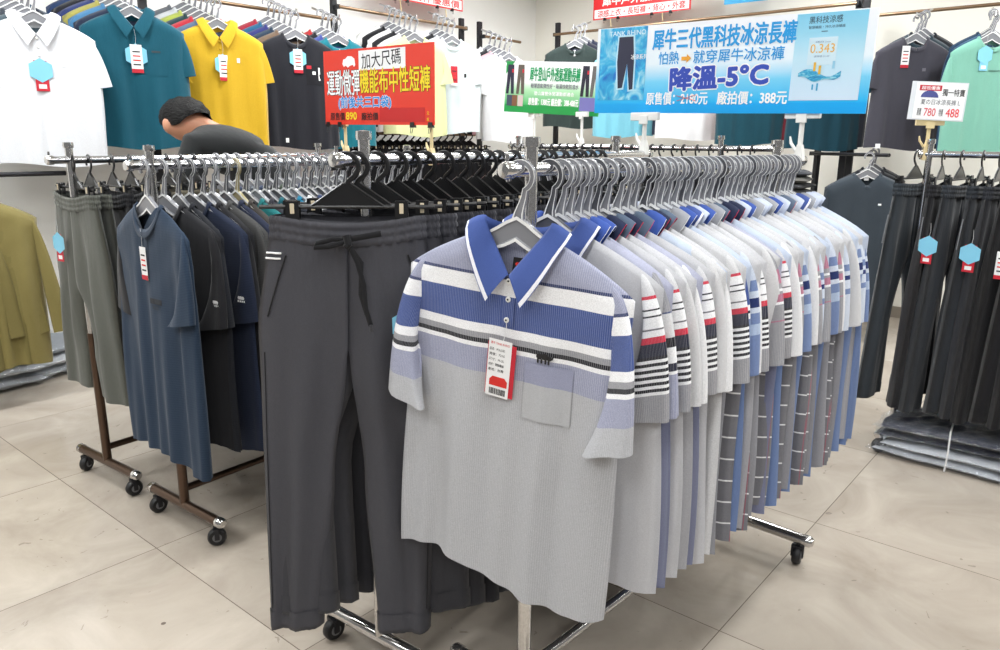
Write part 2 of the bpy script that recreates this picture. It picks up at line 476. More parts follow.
# ------------------------------------------------------------------ hangers
def shirt_hanger_mesh(hw=.2, sm=1.0):
    mb = MB()
    def sec(p, t, w, h):
        """raised-rim section: p centre, t tangent (x,z), w width in plane, h thickness"""
        nx, nz = -t[1], t[0]
        prof = [(-.5, -.5), (-.36, -.5), (-.3, -.28), (.3, -.28), (.36, -.5), (.5, -.5), (.5, .5), (.36, .5), (.3, .28), (-.3, .28), (-.36, .5), (-.5, .5)]
        return [(p[0] + nx * a * w, b * h, p[1] + nz * a * w) for a, b in prof]
    pts = []
    R, cz = .0275, -.0125
    for k in range(17):
        a = rad(205 - k * (205 + 62) / 16)
        pts.append((R * math.cos(a), cz + R * math.sin(a), .011 if k > 2 else .008 + .001 * k))
    x, z, _ = pts[-1]
    for u in (.25, .5, .75, 1.0):
        pts.append((lerp(x, 0, ss(0, 1, u)), lerp(z, -.098, u), lerp(.011, .026, u ** 2)))
    rings = []
    for i, p in enumerate(pts):
        a, b = pts[max(0, i - 1)], pts[min(len(pts) - 1, i + 1)]
        t = Vector((b[0] - a[0], b[1] - a[1])).normalized()
        rings.append(sec(p, t, p[2], .0075))
    mb.loft(rings)
    rings = []
    for k in range(25):
        u = -1 + 2 * k / 24
        x = hw * u
        w = lerp(.05, .02, min(1, abs(u) * 1.3)) if abs(u) < .96 else .014
        z = -.097 - .47 * abs(x) - w / 2 - .004 * ss(.06, .1, abs(x)) + .008 * math.exp(-(x / .03) ** 2)
        h = lerp(.012, .008, abs(u))
        dz = -.46 * (1 if u > 0 else -1) if abs(u) > .12 else -.46 * u / .12
        t = Vector((1, dz)).normalized()
        rings.append(sec((x, z), t, w, h))
    mb.loft(rings)
    m = mb.me('shirt_hanger_shape')
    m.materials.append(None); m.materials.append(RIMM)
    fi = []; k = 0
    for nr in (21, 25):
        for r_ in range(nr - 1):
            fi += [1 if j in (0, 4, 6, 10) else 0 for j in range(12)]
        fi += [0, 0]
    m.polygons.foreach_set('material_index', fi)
    try: m.set_sharp_from_angle(angle=rad(25))
    except Exception: pass
    return m
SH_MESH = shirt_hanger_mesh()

def clip_hanger_meshes():
    b = MB()
    pts = []
    for k in range(13):
        a = rad(200 - k * 255 / 12)
        pts.append((.027 * math.cos(a), 0, -.0125 + .027 * math.sin(a)))
    pts += [(.004, 0, -.045), (0, 0, -.055)]
    b.tube(pts, .006, 8, flat=.6, up=(0, 1, 0))
    b.prism([(-.008, -.05), (.008, -.05), (.062, -.088), (.075, -.098), (-.075, -.098), (-.062, -.088)], -.003, .003)
    for s in (-1, 1): b.tube([(s * .006, 0, -.05), (s * .078, 0, -.1)], .0045, 6)
    b.tube([(-.19, 0, -.1), (.19, 0, -.1)], .0045, 8)
    c = MB().prism([(-.014, .018), (.014, .018), (.015, -.026), (-.015, -.026)], -.011, -.006).prism([(-.014, .018), (.014, .018), (.015, -.026), (-.015, -.026)], .006, .011).box((0, 0, .006), (.026, .014, .018), bev=.002)
    tip = MB().box((0, -.0118, .002), (.009, .003, .022), bev=.001)
    return b.me('clip_hanger_shape'), c.me('clip_shape', False), tip.me('clip_tip_shape', False)
CH_MESH = clip_hanger_meshes()

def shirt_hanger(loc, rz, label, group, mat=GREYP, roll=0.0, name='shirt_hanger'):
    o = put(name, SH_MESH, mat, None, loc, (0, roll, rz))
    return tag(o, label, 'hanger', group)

def clip_hanger(loc, rz, label, group, cx=.145, parts=True):
    t = thing('clip_hanger', label, 'hanger', loc, (0, 0, rz), group)
    put('hanger_body', CH_MESH[0], BLACKP, t)
    for s in (-1, 1):
        c = put('clip', CH_MESH[1], BLACKP, t, (s * cx, 0, -.105))
        if parts: put('clip_tip', CH_MESH[2], CLIPT, c)
    return t

# ------------------------------------------------------------------ shirts (origin: high point of the shoulder, on the hanger's centre line; front faces -y)
class Shirt:
    def __init__(s, seed, kind='polo', L=.75, wb=.262, wh=.275, thick=.014, amp=.009, NA=33, NB=26, sleeve=.24, swing=(0, 0), flare=.0, long=False, hemwave=.012, cuffw=.16):
        s.__dict__.update(locals())
        r = s.r = random.Random(seed)
        s.ph = [r.uniform(0, 6.28) for _ in range(8)]
        s.xn, s.xs, s.zs = (.078, .258, -.094)
        s.an = .34
        s.fd = .085 if kind == 'polo' else (.082 if kind == 'vneck' else .068)
        s.body = s.torso(); s.sl = [s.sleeve_mesh(-1), s.sleeve_mesh(1)]
        s.neck = s.collar() if kind == 'polo' else s.rib()
    def top(s, a, front):
        t = abs(a); sg = 1 if a >= 0 else -1
        if t >= s.an:
            u = (t - s.an) / (1 - s.an)
            return sg * lerp(s.xn, s.xs, u), s.zs * (u * .82 + .18 * u ** 4)
        u = t / s.an
        d = s.fd if front else .016
        if s.kind == 'vneck' and front: return sg * s.xn * u, -d * (1 - u)
        if s.kind == 'polo' and front: return sg * s.xn * u, -d * (1 - u) ** .72
        return sg * s.xn * math.sin(u * PI / 2), -d * math.sqrt(max(0, 1 - math.sin(u * PI / 2) ** 2.2))
    def drape(s, x, z):
        k = ss(-.05, -.55, z)
        p = s.ph
        f = math.sin(x / .165 * 2 * PI + p[0] + z * 1.3) * .55 + math.sin(x / .094 * 2 * PI + p[1] - z * 2.0) * .3 + math.sin(x / .3 * 2 * PI + p[2]) * .5
        g = math.sin((abs(x) * .8 - z) / .13 * 2 * PI + p[3]) * .1 * ss(-.02, -.15, z) * (1 - ss(-.15, -.4, z))
        return s.amp * (f * (.15 + k) + g)
    def pt(s, a, b, front):
        tx, tz = s.top(a, front)
        hz = -s.L + s.hemwave * math.sin(a * 3.1 + s.ph[4]) + (.006 if not front else 0)
        z = lerp(tz, hz, b)
        w = lerp(s.wb, s.wh, b) * (1 + .02 * math.sin(b * 5 + s.ph[5]))
        x = lerp(tx, a * w, ss(0, .3, b))
        th = s.thick * (1 + .9 * b) * math.sqrt(max(0, 1 - abs(a) ** 6.0))
        if abs(a) < s.an: t0 = .02 * math.sqrt(max(0, 1 - (abs(a) / s.an) ** 2)) + .002
        else: t0 = 0.0
        yy = lerp(t0, th, min(1, b / .05) ** .6)
        k = s.drape(x, z)
        extra = s.amp * .25 * math.sin(x / .07 * 6.28 + s.ph[6] + (2 if front else 0)) * b
        return Vector((x, (-yy if front else yy) + k + (extra if abs(a) < 1 else 0), z))
    def torso(s):
        NA, NB = s.NA, s.NB
        V, U, F, idx = [], [], [], {}
        for side in (0, 1):
            for j in range(NB + 1):
                b = (j / NB) ** 1.25
                for i in range(NA + 1):
                    a = -1 + 2 * i / NA
                    if side == 1 and (i in (0, NA) or (j == 0 and abs(a) >= s.an)):
                        idx[1, i, j] = idx[0, i, j]; continue
                    p = s.pt(a, b, side == 0)
                    idx[side, i, j] = len(V); V.append(p); U.append((p.x, -p.z))
        for side in (0, 1):
            for j in range(NB):
                for i in range(NA):
                    q = [idx[side, i, j], idx[side, i + 1, j], idx[side, i + 1, j + 1], idx[side, i, j + 1]]
                    F.append(q if side == 1 else q[::-1])
        return mesh('torso_shape', V, F, U)
    def sleeve_mesh(s, sg):
        r = random.Random(s.seed * 7 + sg); fl = s.flare if not isinstance(s.flare, tuple) else s.flare[0 if sg < 0 else 1]
        NR, M = (14 if not s.long else 22), 22
        sl = s.sleeve if not s.long else .58
        S = Vector((s.xs - .045, s.zs + .026)); Sc = Vector((s.xs + .016, s.zs - .004)); A = Vector((s.wb - .02, -.28))
        out = .022 + fl + r.uniform(-.012, .018) if not s.long else .05 + r.uniform(0, .03)
        C1 = Vector((s.xs + out, s.zs - sl)); cw = s.cuffw if not s.long else .085
        C2 = C1 + Vector((-cw, -.028 if not s.long else -.01))
        sw = s.swing[0 if sg < 0 else 1] + r.uniform(-.012, .006)
        ax = (C1 - S).normalized()
        V, U, F = [], [], []
        ph = r.uniform(0, 6)
        for k in range(NR + 1):
            b = k / NR
            o = S * (1 - b) ** 2 + Sc * 2 * b * (1 - b) + C1 * b ** 2
            i = A.lerp(C2, b) if not s.long else A.lerp(C2, ss(0, 1, b) * .6 + b * .4)
            mid = (o + i) / 2; hf = (o - i) / 2
            th = lerp(.012, .019, b)
            yb = sw * b + .004 * math.sin(b * 5 + ph)
            for m in range(M):
                t = 2 * PI * m / M
                c, sn = math.cos(t), math.sin(t)
                c2 = (1 if c > 0 else -1) * abs(c) ** .8
                p = mid + hf * c2
                y = yb + th * (1 if sn > 0 else -1) * abs(sn) ** .75 + .0045 * math.sin(c * 5 + ph + b * 2) * b
                V.append((sg * p.x, y, p.y)); U.append((sg * c * .08 + (.02 if sn > 0 else 0), max(0.0, .03 + (p - S).dot(ax))))
        for k in range(NR):
            for m in range(M):
                a, b = k * M + m, k * M + (m + 1) % M
                q = (a, b, b + M, a + M)
                F.append(q if sg > 0 else q[::-1])
        return mesh('sleeve_shape', V, F, U)
    def ring(s, t):
        """neckline for t in -1..1 (0 = back, +-1 = front centre)"""
        u = abs(t); sg = 1 if t >= 0 else -1
        x = sg * s.xn * math.sin(PI * (1 - u)) ** .8 if u not in (0, 1) else 0
        if u < .5:
            k = math.cos(u * PI); y = .022 * k; z = -.016 * k
        else:
            k = -math.cos(u * PI); y = -.022 * k; z = -s.fd * k ** 1.3
            if s.kind == 'polo': x = sg * s.xn * (1 - k ** 1.4); z = -s.fd * k
        return Vector((x, y + s.drape(x, z), z))
    def collar(s):
        NT = 40; V, U, F = [], [], []
        for i in range(NT + 1):
            t = -1 + 2 * i / NT; u = abs(t); sg = 1 if t >= 0 else -1
            n = s.ring(t * .985)
            fr = ss(.55, 1, u)
            bk = 1 - ss(0, .5, u)
            up = lerp(.03, .006, fr)
            inn = Vector((-sg * .004 * (1 - fr) * min(1, u * 4), -.004 * bk, 0))
            f = n + inn + Vector((0, -.002 * fr, up))
            ln = lerp(.046, .074, ss(.3, 1, u))
            dirn = Vector((sg * lerp(.0, 1, ss(0, .4, u)) * lerp(1, .8, ss(.7, 1, u)), .36 - .74 * ss(.35, .66, u), -lerp(1.0, .62, ss(.1, .45, u)) - .55 * ss(.6, 1, u)))
            dirn.normalize()
            e = f + dirn * ln + Vector((0, 0, .008 * math.exp(-((u - .48) / .16) ** 2)))
            sh = Vector((sg * .5 * (1 - fr), .5 * bk - .8 * fr, .6))
            sh.normalize()
            for k, (p, v) in enumerate(((n, 0), (n.lerp(f, .55) + inn * .3, .01), (f, .02), (f + dirn * .006 + sh * .004, .026), (f.lerp(e, .35) + sh * .005, .04), (f.lerp(e, .7) + sh * .004, .055), (f.lerp(e, .93) + sh * .002, .066), (e, .07))):
                V.append(p); U.append((t * .2, v))
        for i in range(NT):
            for k in range(7):
                a = i * 8 + k; F.append((a, a + 1, a + 9, a + 8))
        m = mesh('collar_shape', V, F, U)
        return m
    def rib(s):
        NT = 36; V, U, F = [], [], []
        for i in range(NT + 1):
            t = -1 + 2 * i / NT; u = abs(t); sg = 1 if t >= 0 else -1
            n = s.ring(t * .999)
            o = Vector((sg * .016 * math.sin(PI * u) ** .7, .004 * (1 - 2 * u), -.017 * ss(.5, 1, u) - .012 * (1 - ss(0, .5, u)) - .004))
            a = n + Vector((0, 0, .006)); b = n + o + Vector((0, -.004 * (1 if u > .5 else -1), 0))
            for p, v in ((n + Vector((0, 0, -.004)), 0), (a, .006), (a.lerp(b, .5) + Vector((sg * .002, -.003 if u > .5 else .003, .002)), .012), (b, .02)):
                V.append(p); U.append((t * .2, v))
        for i in range(NT):
            for k in range(3):
                a = i * 4 + k; F.append((a, a + 1, a + 5, a + 4))
        return mesh('neckband_shape', V, F, U)
    def on_front(s, x, z, lift=.002):
        """a point on the front panel near x, z"""
        best = None
        b0 = max(0.02, min(1, -z / s.L))
        for k in range(60):
            b = k / 59
            w = lerp(s.wb, s.wh, b)
            a = max(-.95, min(.95, x / w))
            p = s.pt(a, b, True)
            d = (p.x - x) ** 2 + (p.z - z) ** 2
            if best is None or d < best[0]: best = (d, p)
        p = best[1]
        return Vector((x, p.y - lift, z))
    def patch(s, x, z, w, h, nx=8, nz=6, lift=.0015):
        V, U, F = [], [], []
        for j in range(nz + 1):
            for i in range(nx + 1):
                px, pz = x - w / 2 + w * i / nx, z + h / 2 - h * j / nz
                p = s.on_front(px, pz, lift); V.append(p); U.append((px, -pz))
        for j in range(nz):
            for i in range(nx):
                a = j * (nx + 1) + i; F.append((a, a + nx + 1, a + nx + 2, a + 1))
        return mesh('patch_shape', V, F, U)

def hang_shirt(S, loc, rz, label, cat, group, mats, name='polo_shirt', roll=0.0):
    """mats: (torso, sleeve, collar)"""
    t = thing(name, label, cat, loc, (0, roll, rz), group)
    put('torso', S.body, mats[0], t)
    for k in (0, 1): put('sleeve', S.sl[k], mats[1], t)
    put('collar' if S.kind == 'polo' else 'neckband', S.neck, mats[2], t)
    return t

BTN = MB().lathe([(0, -.0018), (.0045, -.0018), (.0058, -.0008), (.0058, .0012), (0, .0014)], (0, 0, 0), 12, 'y').me('button_shape')
BTE = MB().lathe([(0, -.0022), (.0022, -.0022), (.0022, -.001), (0, -.001)], (0, 0, 0), 8, 'y').me('button_eye_shape')

def hexagon(r, sx=1.0): return [(sx * r * math.sin(PI / 3 * k), r * math.cos(PI / 3 * k)) for k in range(6)]

def hang_tag(parent, p, rz=0.0, size=1.0, blue=True, body=(PAPER, REDP), detail=False, ry=0.0, name='price_tag', hexfront=False):
    """a card hung on a string: sky-blue hexagon behind, white strip, red end"""
    s = size
    o = MB().box((0, 0, -.045 * s), (.034 * s, .0008, .085 * s)).put(name, body[0], parent, smooth=False, loc=p, rot=(0, ry, rz))
    MB().box((0, -.0006, -.082 * s), (.034 * s, .0008, .012 * s)).put('red_strip', body[1], o, smooth=False)
    MB().tube([(0, 0, -.004 * s), (.004, -.001, .02 * s), (0, 0, .045 * s)], .0006, 5).put('tag_string', STRING, o)
    if hexfront:
        MB().prism([(x, z - .03 * s) for x, z in hexagon(.034 * s)], -.0016, -.0010).put('hexagon_card', SKYTAG, o, smooth=False)
        MB().box((0, -.0008, -.075 * s), (.02 * s, .0006, .012 * s)).put('white_mark', PAPER, o, smooth=False)
        return o
    if blue:
        MB().prism([(x, z - .035 * s) for x, z in hexagon(.036 * s)], .0008, .0016).put('hexagon_card', SKYTAG, o, smooth=False)
    for k in range(4):
        MB().box((0, -.0008, (-.024 - .013 * k) * s), (.022 * s, .0006, .004 * s)).put('printed_line', REDINK if k in (1, 2) else INK, o, smooth=False)
    return o

# ------------------------------------------------------------------ trousers and shorts (origin: centre of the waist's top edge; front faces -y)
class Pants:
    def __init__(s, seed, L=1.0, waist=.178, hip=.235, crotch=.30, knee=.115, hem=.082, gap=.0, thick=.02, cuff=.05, amp=.006, NR=34, M=30, splay=.06, skew=0.0, ydrift=(0, 0)):
        s.__dict__.update(locals())
        s.r = random.Random(seed); s.ph = [s.r.uniform(0, 6.28) for _ in range(8)]
        s.legs = [s.leg(-1), s.leg(1)]
        s.band = s.waistband()
        s.cuffs = [s.leg(-1, True), s.leg(1, True)] if cuff else None
    def edges(s, z):
        """outer and inner x of the right leg at depth z (>0 down)"""
        k = z / s.L
        if z < s.crotch:
            u = z / s.crotch
            xo = lerp(s.waist, s.hip, ss(-.1, .9, u)); xi = 0.0
            return xo, xi, 0.0
        u = (z - s.crotch) / (s.L - s.crotch)
        kn = .45
        wid = lerp(s.hip - .004, s.knee * 1.35, ss(0, 1, min(1, u / kn)) ) if u < kn else lerp(s.knee * 1.35, s.hem * 2, ss(0, 1, (u - kn) / (1 - kn)) * .6 + (u - kn) / (1 - kn) * .4)
        xo = s.hip + s.splay * u * .4 - .0 
        xi = max(.003 + s.splay * .5 * u, xo - wid)
        return xo, xi, ss(0, .22, u)
    def pt(s, sg, z, k, front, grow=0.0):
        xo, xi, rd = s.edges(z)
        xo += grow; xi -= grow if rd > 0 else 0
        x = lerp(xi, xo, k)
        p1 = math.sqrt(max(0, 1 - k ** 5)); p2 = math.sqrt(max(0, 1 - abs(2 * k - 1) ** 3.2))
        th = (lerp(s.thick, s.thick * 1.35, ss(0, .5, z / s.L)) + grow) * lerp(p1, p2, rd)
        ph = s.ph; b = ss(.02, .35, z)
        f = s.amp * (math.sin(k * 9 + ph[0] + sg + z * 2.5) * .6 + math.sin(k * 15 + ph[1] - z * 3 + sg) * .35) * (.3 + b)
        # gathers below the elastic
        f += .0025 * math.sin(k * 46 + ph[2]) * (1 - ss(.04, .16, z))
        crease = .004 * math.exp(-((k - .5) / .08) ** 2) * ss(.3, .6, z)
        yd = s.ydrift[0 if sg < 0 else 1] * (z / s.L) ** 1.5
        sag = -.016 * (1 - min(1, abs(x) / .15) ** 2) * (1 - ss(0, .12, z)) * (1 if front else .35)
        y = (-th - crease if front else th) + f * (1 if 0 < k < 1 or rd < 1 else .5) + yd
        return Vector((sg * x + s.skew * z, y, -z + sag))
    def leg(s, sg, cuff=False):
        V, U, F = [], [], []
        M = s.M // 2
        z0, z1 = (.03, s.L) if not cuff else (s.L - s.cuff, s.L + .003)
        n = s.NR if not cuff else 4
        for j in range(n + 1):
            z = lerp(z0, z1, j / n)
            ring = [(k / M, True) for k in range(M + 1)] + [(k / M, False) for k in range(M, -1, -1)]
            for k, fr in ring:
                p = s.pt(sg, z, k, fr, .0025 if cuff else 0.0)
                if cuff: p.y += .0012 * math.sin(k * 70)
                V.append(p); U.append((p.x, z))
        W_ = 2 * M + 2
        for j in range(n):
            for m in range(W_):
                a, b = j * W_ + m, j * W_ + (m + 1) % W_
                q = (a, b, b + W_, a + W_)
                F.append(q if sg > 0 else q[::-1])
        if cuff:
            q = tuple(range(n * W_, (n + 1) * W_)); F.append(q if sg > 0 else q[::-1])
        return mesh('cuff_shape' if cuff else 'leg_shape', V, F, U)
    def waistband(s):
        V, U, F = [], [], []
        M, R = 120, 14
        for j in range(R + 1):
            z = .052 * j / R
            bulge = .0032 * abs(math.sin(j / R * PI * 3))
            for m in range(M):
                t = 2 * PI * m / M
                c, sn = math.cos(t), math.sin(t)
                x = s.waist * (1 if c > 0 else -1) * abs(c) ** .75 * (1 + .012 * z / .05)
                ruff = .0022 * math.sin(m * PI * .62 + s.ph[3]) + .0012 * math.sin(m * 2.3)
                th = (s.thick + .003 + bulge + ruff) * (1 if sn > 0 else -1) * abs(sn) ** .6
                sag = -.016 * (1 - min(1, abs(x) / .15) ** 2) * (1 if sn < 0 else .35)
                V.append((x + (bulge + ruff) * c, th, -z + sag)); U.append((x, z))
        for j in range(R):
            for m in range(M):
                a, b = j * M + m, j * M + (m + 1) % M
                F.append((a, a + M, b + M, b))
        return mesh('waistband_shape', V, F, U)

def hang_pants(P, loc, rz, label, cat, group, mat, name='jogger_trousers', bandmat=None, cuffs=True, yscale=1.0):
    t = thing(name, label, cat, loc, (0, 0, rz), group)
    for k in (0, 1):
        l = put('leg', P.legs[k], mat, t)
        if P.cuffs and cuffs: put('cuff', P.cuffs[k], mat, l)
    put('waistband', P.band, bandmat or mat, t)
    return t

# ================================================================== the polo rack
C = dict(grey=(176, 177, 181), lav=(152, 155, 178), blue=(62, 82, 142), white=(240, 240, 242), black=(26, 26, 34), navy=(34, 36, 56), red=(206, 40, 66),
         lgrey=(206, 206, 208), mgrey=(150, 150, 155), dgrey=(104, 104, 110), steel=(118, 136, 176), sky=(176, 192, 216), pale=(204, 212, 226), pink=(178, 112, 136), slate=(92, 100, 128))
g = C
BW = []
v = .19
while v < .262: BW += [(v, g['black']), (v + .006, g['white'])]; v += .0125
FRONT_BANDS = [(0, g['lav']), (.083, (52, 62, 104)), (.089, g['white']), (.122, g['blue']), (.19, g['white']), (.208, g['mgrey']), (.221, g['black']), (.229, g['white']), (.24, g['lav']), (.292, g['grey'])]
SLV = {
 'blue': FRONT_BANDS,
 'redstripe': [(0, g['lgrey']), (.075, g['red']), (.079, g['white']), (.098, g['black']), (.102, g['white']), (.11, g['black']), (.113, g['white']), (.135, g['dgrey']), (.138, g['white']), (.152, g['red']), (.165, g['navy'])] + BW + [(.265, g['mgrey'])],
 'navyband': [(0, g['mgrey']), (.11, (70, 80, 120)), (.115, g['lgrey']), (.16, g['black']), (.18, g['white']), (.21, g['navy']), (.226, g['white']), (.232, g['lav'])],
 'steel': [(0, g['pale']), (.10, g['steel']), (.125, g['pale']), (.14, (44, 56, 104)), (.16, g['pale']), (.175, g['steel']), (.2, g['sky']), (.225, g['steel'])],
 'pink': [(0, g['mgrey']), (.09, g['pink']), (.125, g['mgrey']), (.135, g['white']), (.142, g['mgrey']), (.15, g['pink']), (.168, g['white']), (.174, g['mgrey']), (.21, g['pink']), (.214, g['mgrey'])],
 'plain': [(0, g['lgrey'])],
 'white': [(0, (226, 226, 228))],
 'bluestripe': [(0, g['pale']), (.13, g['steel']), (.15, g['pale']), (.16, (50, 62, 112)), (.172, g['pale']), (.2, g['steel']), (.214, g['pale'])],
 'royal': [(0, g['sky']), (.08, g['blue']), (.15, g['white']), (.16, g['navy']), (.168, g['white']), (.18, g['steel'])],
}
SLVM = {k: striped('polo_cloth_' + k, b, pin=(.0042, .14, 'x', g['white']) if k in ('blue', 'redstripe', 'navyband', 'pink') else None, heather=.3) for k, b in SLV.items()}
LOW = {
 'grey': striped('polo_low_grey', [(0, (196, 196, 200)), (.27, (160, 160, 165))], heather=.25), 'lgrey': striped('polo_low_light', [(0, (186, 186, 190))], heather=.2),
 'slate': striped('polo_low_slate', [(0, (172, 174, 194)), (.27, (112, 116, 142))], heather=.2), 'blue': striped('polo_low_blue', [(0, (190, 200, 218)), (.27, (104, 124, 166))], heather=.15),
 'mgrey': striped('polo_low_mid', [(0, (198, 198, 202)), (.27, (138, 138, 144))], heather=.3),
 'check': striped('polo_low_check', [(0, (200, 200, 203)), (.27, (112, 112, 118))], check=(.045, .055, (232, 232, 234), (150, 84, 98)), heather=.25),
}
COLL = {k: striped('polo_collar_' + k, [(0, c), (.0605, e), (.0628, c), (.0655, e), (.0675, c)] if k == 'blue' else [(0, c), (.0665, e)], heather=.12)
        for k, c, e in (('blue', (66, 86, 148), (235, 235, 240)), ('royal', (58, 84, 158), (225, 228, 238)), ('navy', (34, 42, 68), (206, 40, 66)), ('slate', (84, 98, 118), (206, 40, 66)),
                        ('grey', (150, 152, 158), (232, 232, 235)), ('pale', (186, 194, 212), (150, 160, 190)))}

PF = Shirt(11, L=.765, wb=.254, wh=.262, thick=.015, amp=.012, NA=56, NB=44, hemwave=.024, swing=(-.05, -.03), flare=(.0, .006), sleeve=.28, cuffw=.1)
PV = [Shirt(20 + k, sleeve=.255, L=.73 + .012 * (k % 4), thick=.0095, amp=.008, NA=30, NB=20, swing=(-.006, -.016), flare=.004 * k) for k in range(6)]

def front_polo():
    hook = POLO.at(-.030)
    rz = POLO.rz + rad(12); rol = rad(3.2)
    shirt_hanger(hook, rz, 'grey plastic hanger, first on the polo rack, inside the front striped polo', 'grey hangers on the polo rack', roll=rol)
    t = thing('polo_shirt', 'grey polo shirt with blue chest band and price card, front of its rack', 'shirt', hook + Matrix.Rotation(rz, 3, 'Z') @ Matrix.Rotation(rol, 3, 'Y') @ Vector((0, 0, -.124)), (0, rol, rz), 'striped polo shirts on the nearest rack')
    tor = put('torso', PF.body, SLVM['blue'], t)
    for k in (0, 1): put('sleeve', PF.sl[k], SLVM['blue'], t)
    put('collar', PF.neck, COLL['blue'], t)
    pl = put('placket', PF.patch(0, -.135, .03, .10, 6, 10, .0022), SLVM['blue'], t)
    for z in (-.092, -.13, -.172):
        b = put('button', BTN, WHITEP, t, PF.on_front(0, z, .0045)); put('button_eye', BTE, INK, b)
    put('chest_pocket', PF.patch(.1, -.31, .105, .12, 8, 8, .0022), striped('pocket_cloth', [(0, g['lav']), (.292, (180, 181, 184))], heather=.2), t)
    # stitched emblem: small black animal over a line of letters
    e = PF.on_front(.088, -.235, .003)
    m = MB()
    for x, z, r in ((-.008, .003, .0075), (.004, .004, .0085), (.014, .002, .006)): m.prism([(x + r * math.cos(a * PI / 6), z + r * .8 * math.sin(a * PI / 6)) for a in range(12)], -.0006, 0)
    for x in (-.011, -.003, .006, .013): m.box((x, -.0003, -.006), (.004, .0006, .009))
    m.prism([(.018, .004), (.026, .012), (.021, .0)], -.0006, 0)
    em = m.put('stitched_emblem', INK, t, smooth=False, loc=e)
    # neck label
    nl = MB().box((0, 0, 0), (.034, .0012, .034)).put('neck_label', INK, t, smooth=False, loc=(.006, .010, -.066), rot=(rad(-8), 0, 0))
    m = MB()
    for x, z, r in ((-.006, .004, .005), (.002, .005, .0055), (.008, .003, .004)): m.prism([(x + r * math.cos(a * PI / 6), z + r * .8 * math.sin(a * PI / 6)) for a in range(12)], -.0018, -.0008)
    m.box((0, -.0012, -.006), (.022, .001, .003)); m.put('label_emblem', REDINK, nl, smooth=False)
    # price card: red backing, white sheet with print
    p = PF.on_front(-.002, -.225, .012)
    c = MB().box((0, 0, -.052), (.066, .0012, .112)).put('price_card', REDP, t, smooth=False, loc=p, rot=(0, rad(2), 0))
    MB().box((-.004, -.0012, -.05), (.054, .0008, .122)).put('card_sheet', PAPER, c, smooth=False)
    MB().tube([(0, -.001, -.0), (.002, .006, .03), (0, .008, .055)], .0007, 5).put('tag_string', STRING, c)
    def L2(txt, x, z, w, h, m_): letter(c, txt, x, z, w, h, m_, y=-.0018, bold=.01)
    L2('犀牛 TANK RHINO', -.004, .003, .044, .006, REDINK)
    for k, tx in enumerate(('品名：POLO衫', '貨號：7215', '尺寸：M-2L', '成份：聚酯纖維', '產地：台灣')): L2(tx, -.010, -.010 - k * .011, .036, .0062, INK)
    poly(c, 'orange_panel', [(-.023, -.088), (.019, -.088), (.019, -.075), (.012, -.068), (-.016, -.068), (-.023, -.075)], REDINK, -.0017, .0004)
    L2('388', -.002, -.083, .026, .010, WHITEINK)
    L2('最低價', -.002, -.0735, .02, .005, WHITEINK)
    m = MB(); r = random.Random(3); x = -.022
    while x < .016:
        w = r.choice((.0008, .0012, .002)); m.box((x + w / 2, -.0018, -.1), (w, .0004, .013)); x += w + r.choice((.0008, .0014))
    m.put('barcode', INK, c, smooth=False)
front_polo()

DESC = {'blue': 'blue-banded grey', 'redstripe': 'red, navy and white striped', 'navyband': 'grey navy-banded', 'steel': 'pale blue steel-banded', 'pink': 'grey pink-banded', 'plain': 'plain light grey', 'white': 'plain off-white', 'bluestripe': 'pale blue striped', 'royal': 'sky blue royal-banded'}
seq = ['redstripe', 'navyband', 'navyband', 'redstripe', 'plain', 'white', 'redstripe', 'redstripe', 'plain', 'white', 'redstripe', 'royal', 'steel', 'white', 'redstripe', 'plain', 'pink',
       'redstripe', 'white', 'pink', 'steel', 'plain', 'pink', 'white', 'bluestripe', 'pink', 'steel', 'white', 'pink', 'bluestripe', 'plain', 'steel', 'pink', 'bluestripe', 'steel']
cseq = ['blue', 'royal', 'royal', 'navy', 'slate', 'navy', 'slate', 'royal', 'navy', 'slate', 'grey', 'royal', 'blue', 'pale', 'royal', 'grey', 'slate', 'navy', 'navy', 'pale', 'royal', 'grey', 'pale', 'pale', 'grey', 'royal', 'pale', 'slate', 'grey', 'pale', 'blue', 'grey', 'pale', 'pale', 'pale']
lseq = ['lgrey', 'slate', 'slate', 'lgrey', 'grey', 'slate', 'lgrey', 'blue', 'lgrey', 'mgrey', 'check', 'blue', 'grey', 'check', 'mgrey', 'check', 'slate', 'blue', 'check', 'mgrey', 'blue', 'grey', 'check', 'check', 'mgrey', 'blue', 'mgrey', 'check', 'check', 'mgrey', 'blue', 'grey', 'mgrey', 'blue', 'blue']
x = .028
for i, k in enumerate(seq):
    x += rnd.choice((.028, .03, .034, .037, .046)) * 1.03
    if abs(x - 1.15) < .0: pass
    yaw = POLO.rz + rad(rnd.uniform(-2, 15))
    hook = POLO.at(x)
    o = ORD[i + 1]
    far = ' farthest,' if i == len(seq) - 1 else ''
    shirt_hanger(hook, yaw, 'grey plastic hanger, %s from the front end of the striped polo rack' % o, 'grey hangers on the polo rack', GREYP if i % 5 else GREYD)
    P = PV[rnd.randrange(6)]
    lab = '%s polo shirt,%s %s from the front end of the nearest rack' % (DESC[k], far, o)
    if k in ('blue', 'steel', 'bluestripe', 'royal', 'plain', 'white'): mt = SLVM[k] if lseq[i] == 'lgrey' else LOW[lseq[i]]
    else: mt = LOW[lseq[i]]
    hang_shirt(P, hook + Vector((0, 0, -.122)), yaw, lab, 'shirt', 'striped polo shirts on the nearest rack', (mt, SLVM[k], COLL[cseq[i]]))
print('polo rack last x', x)

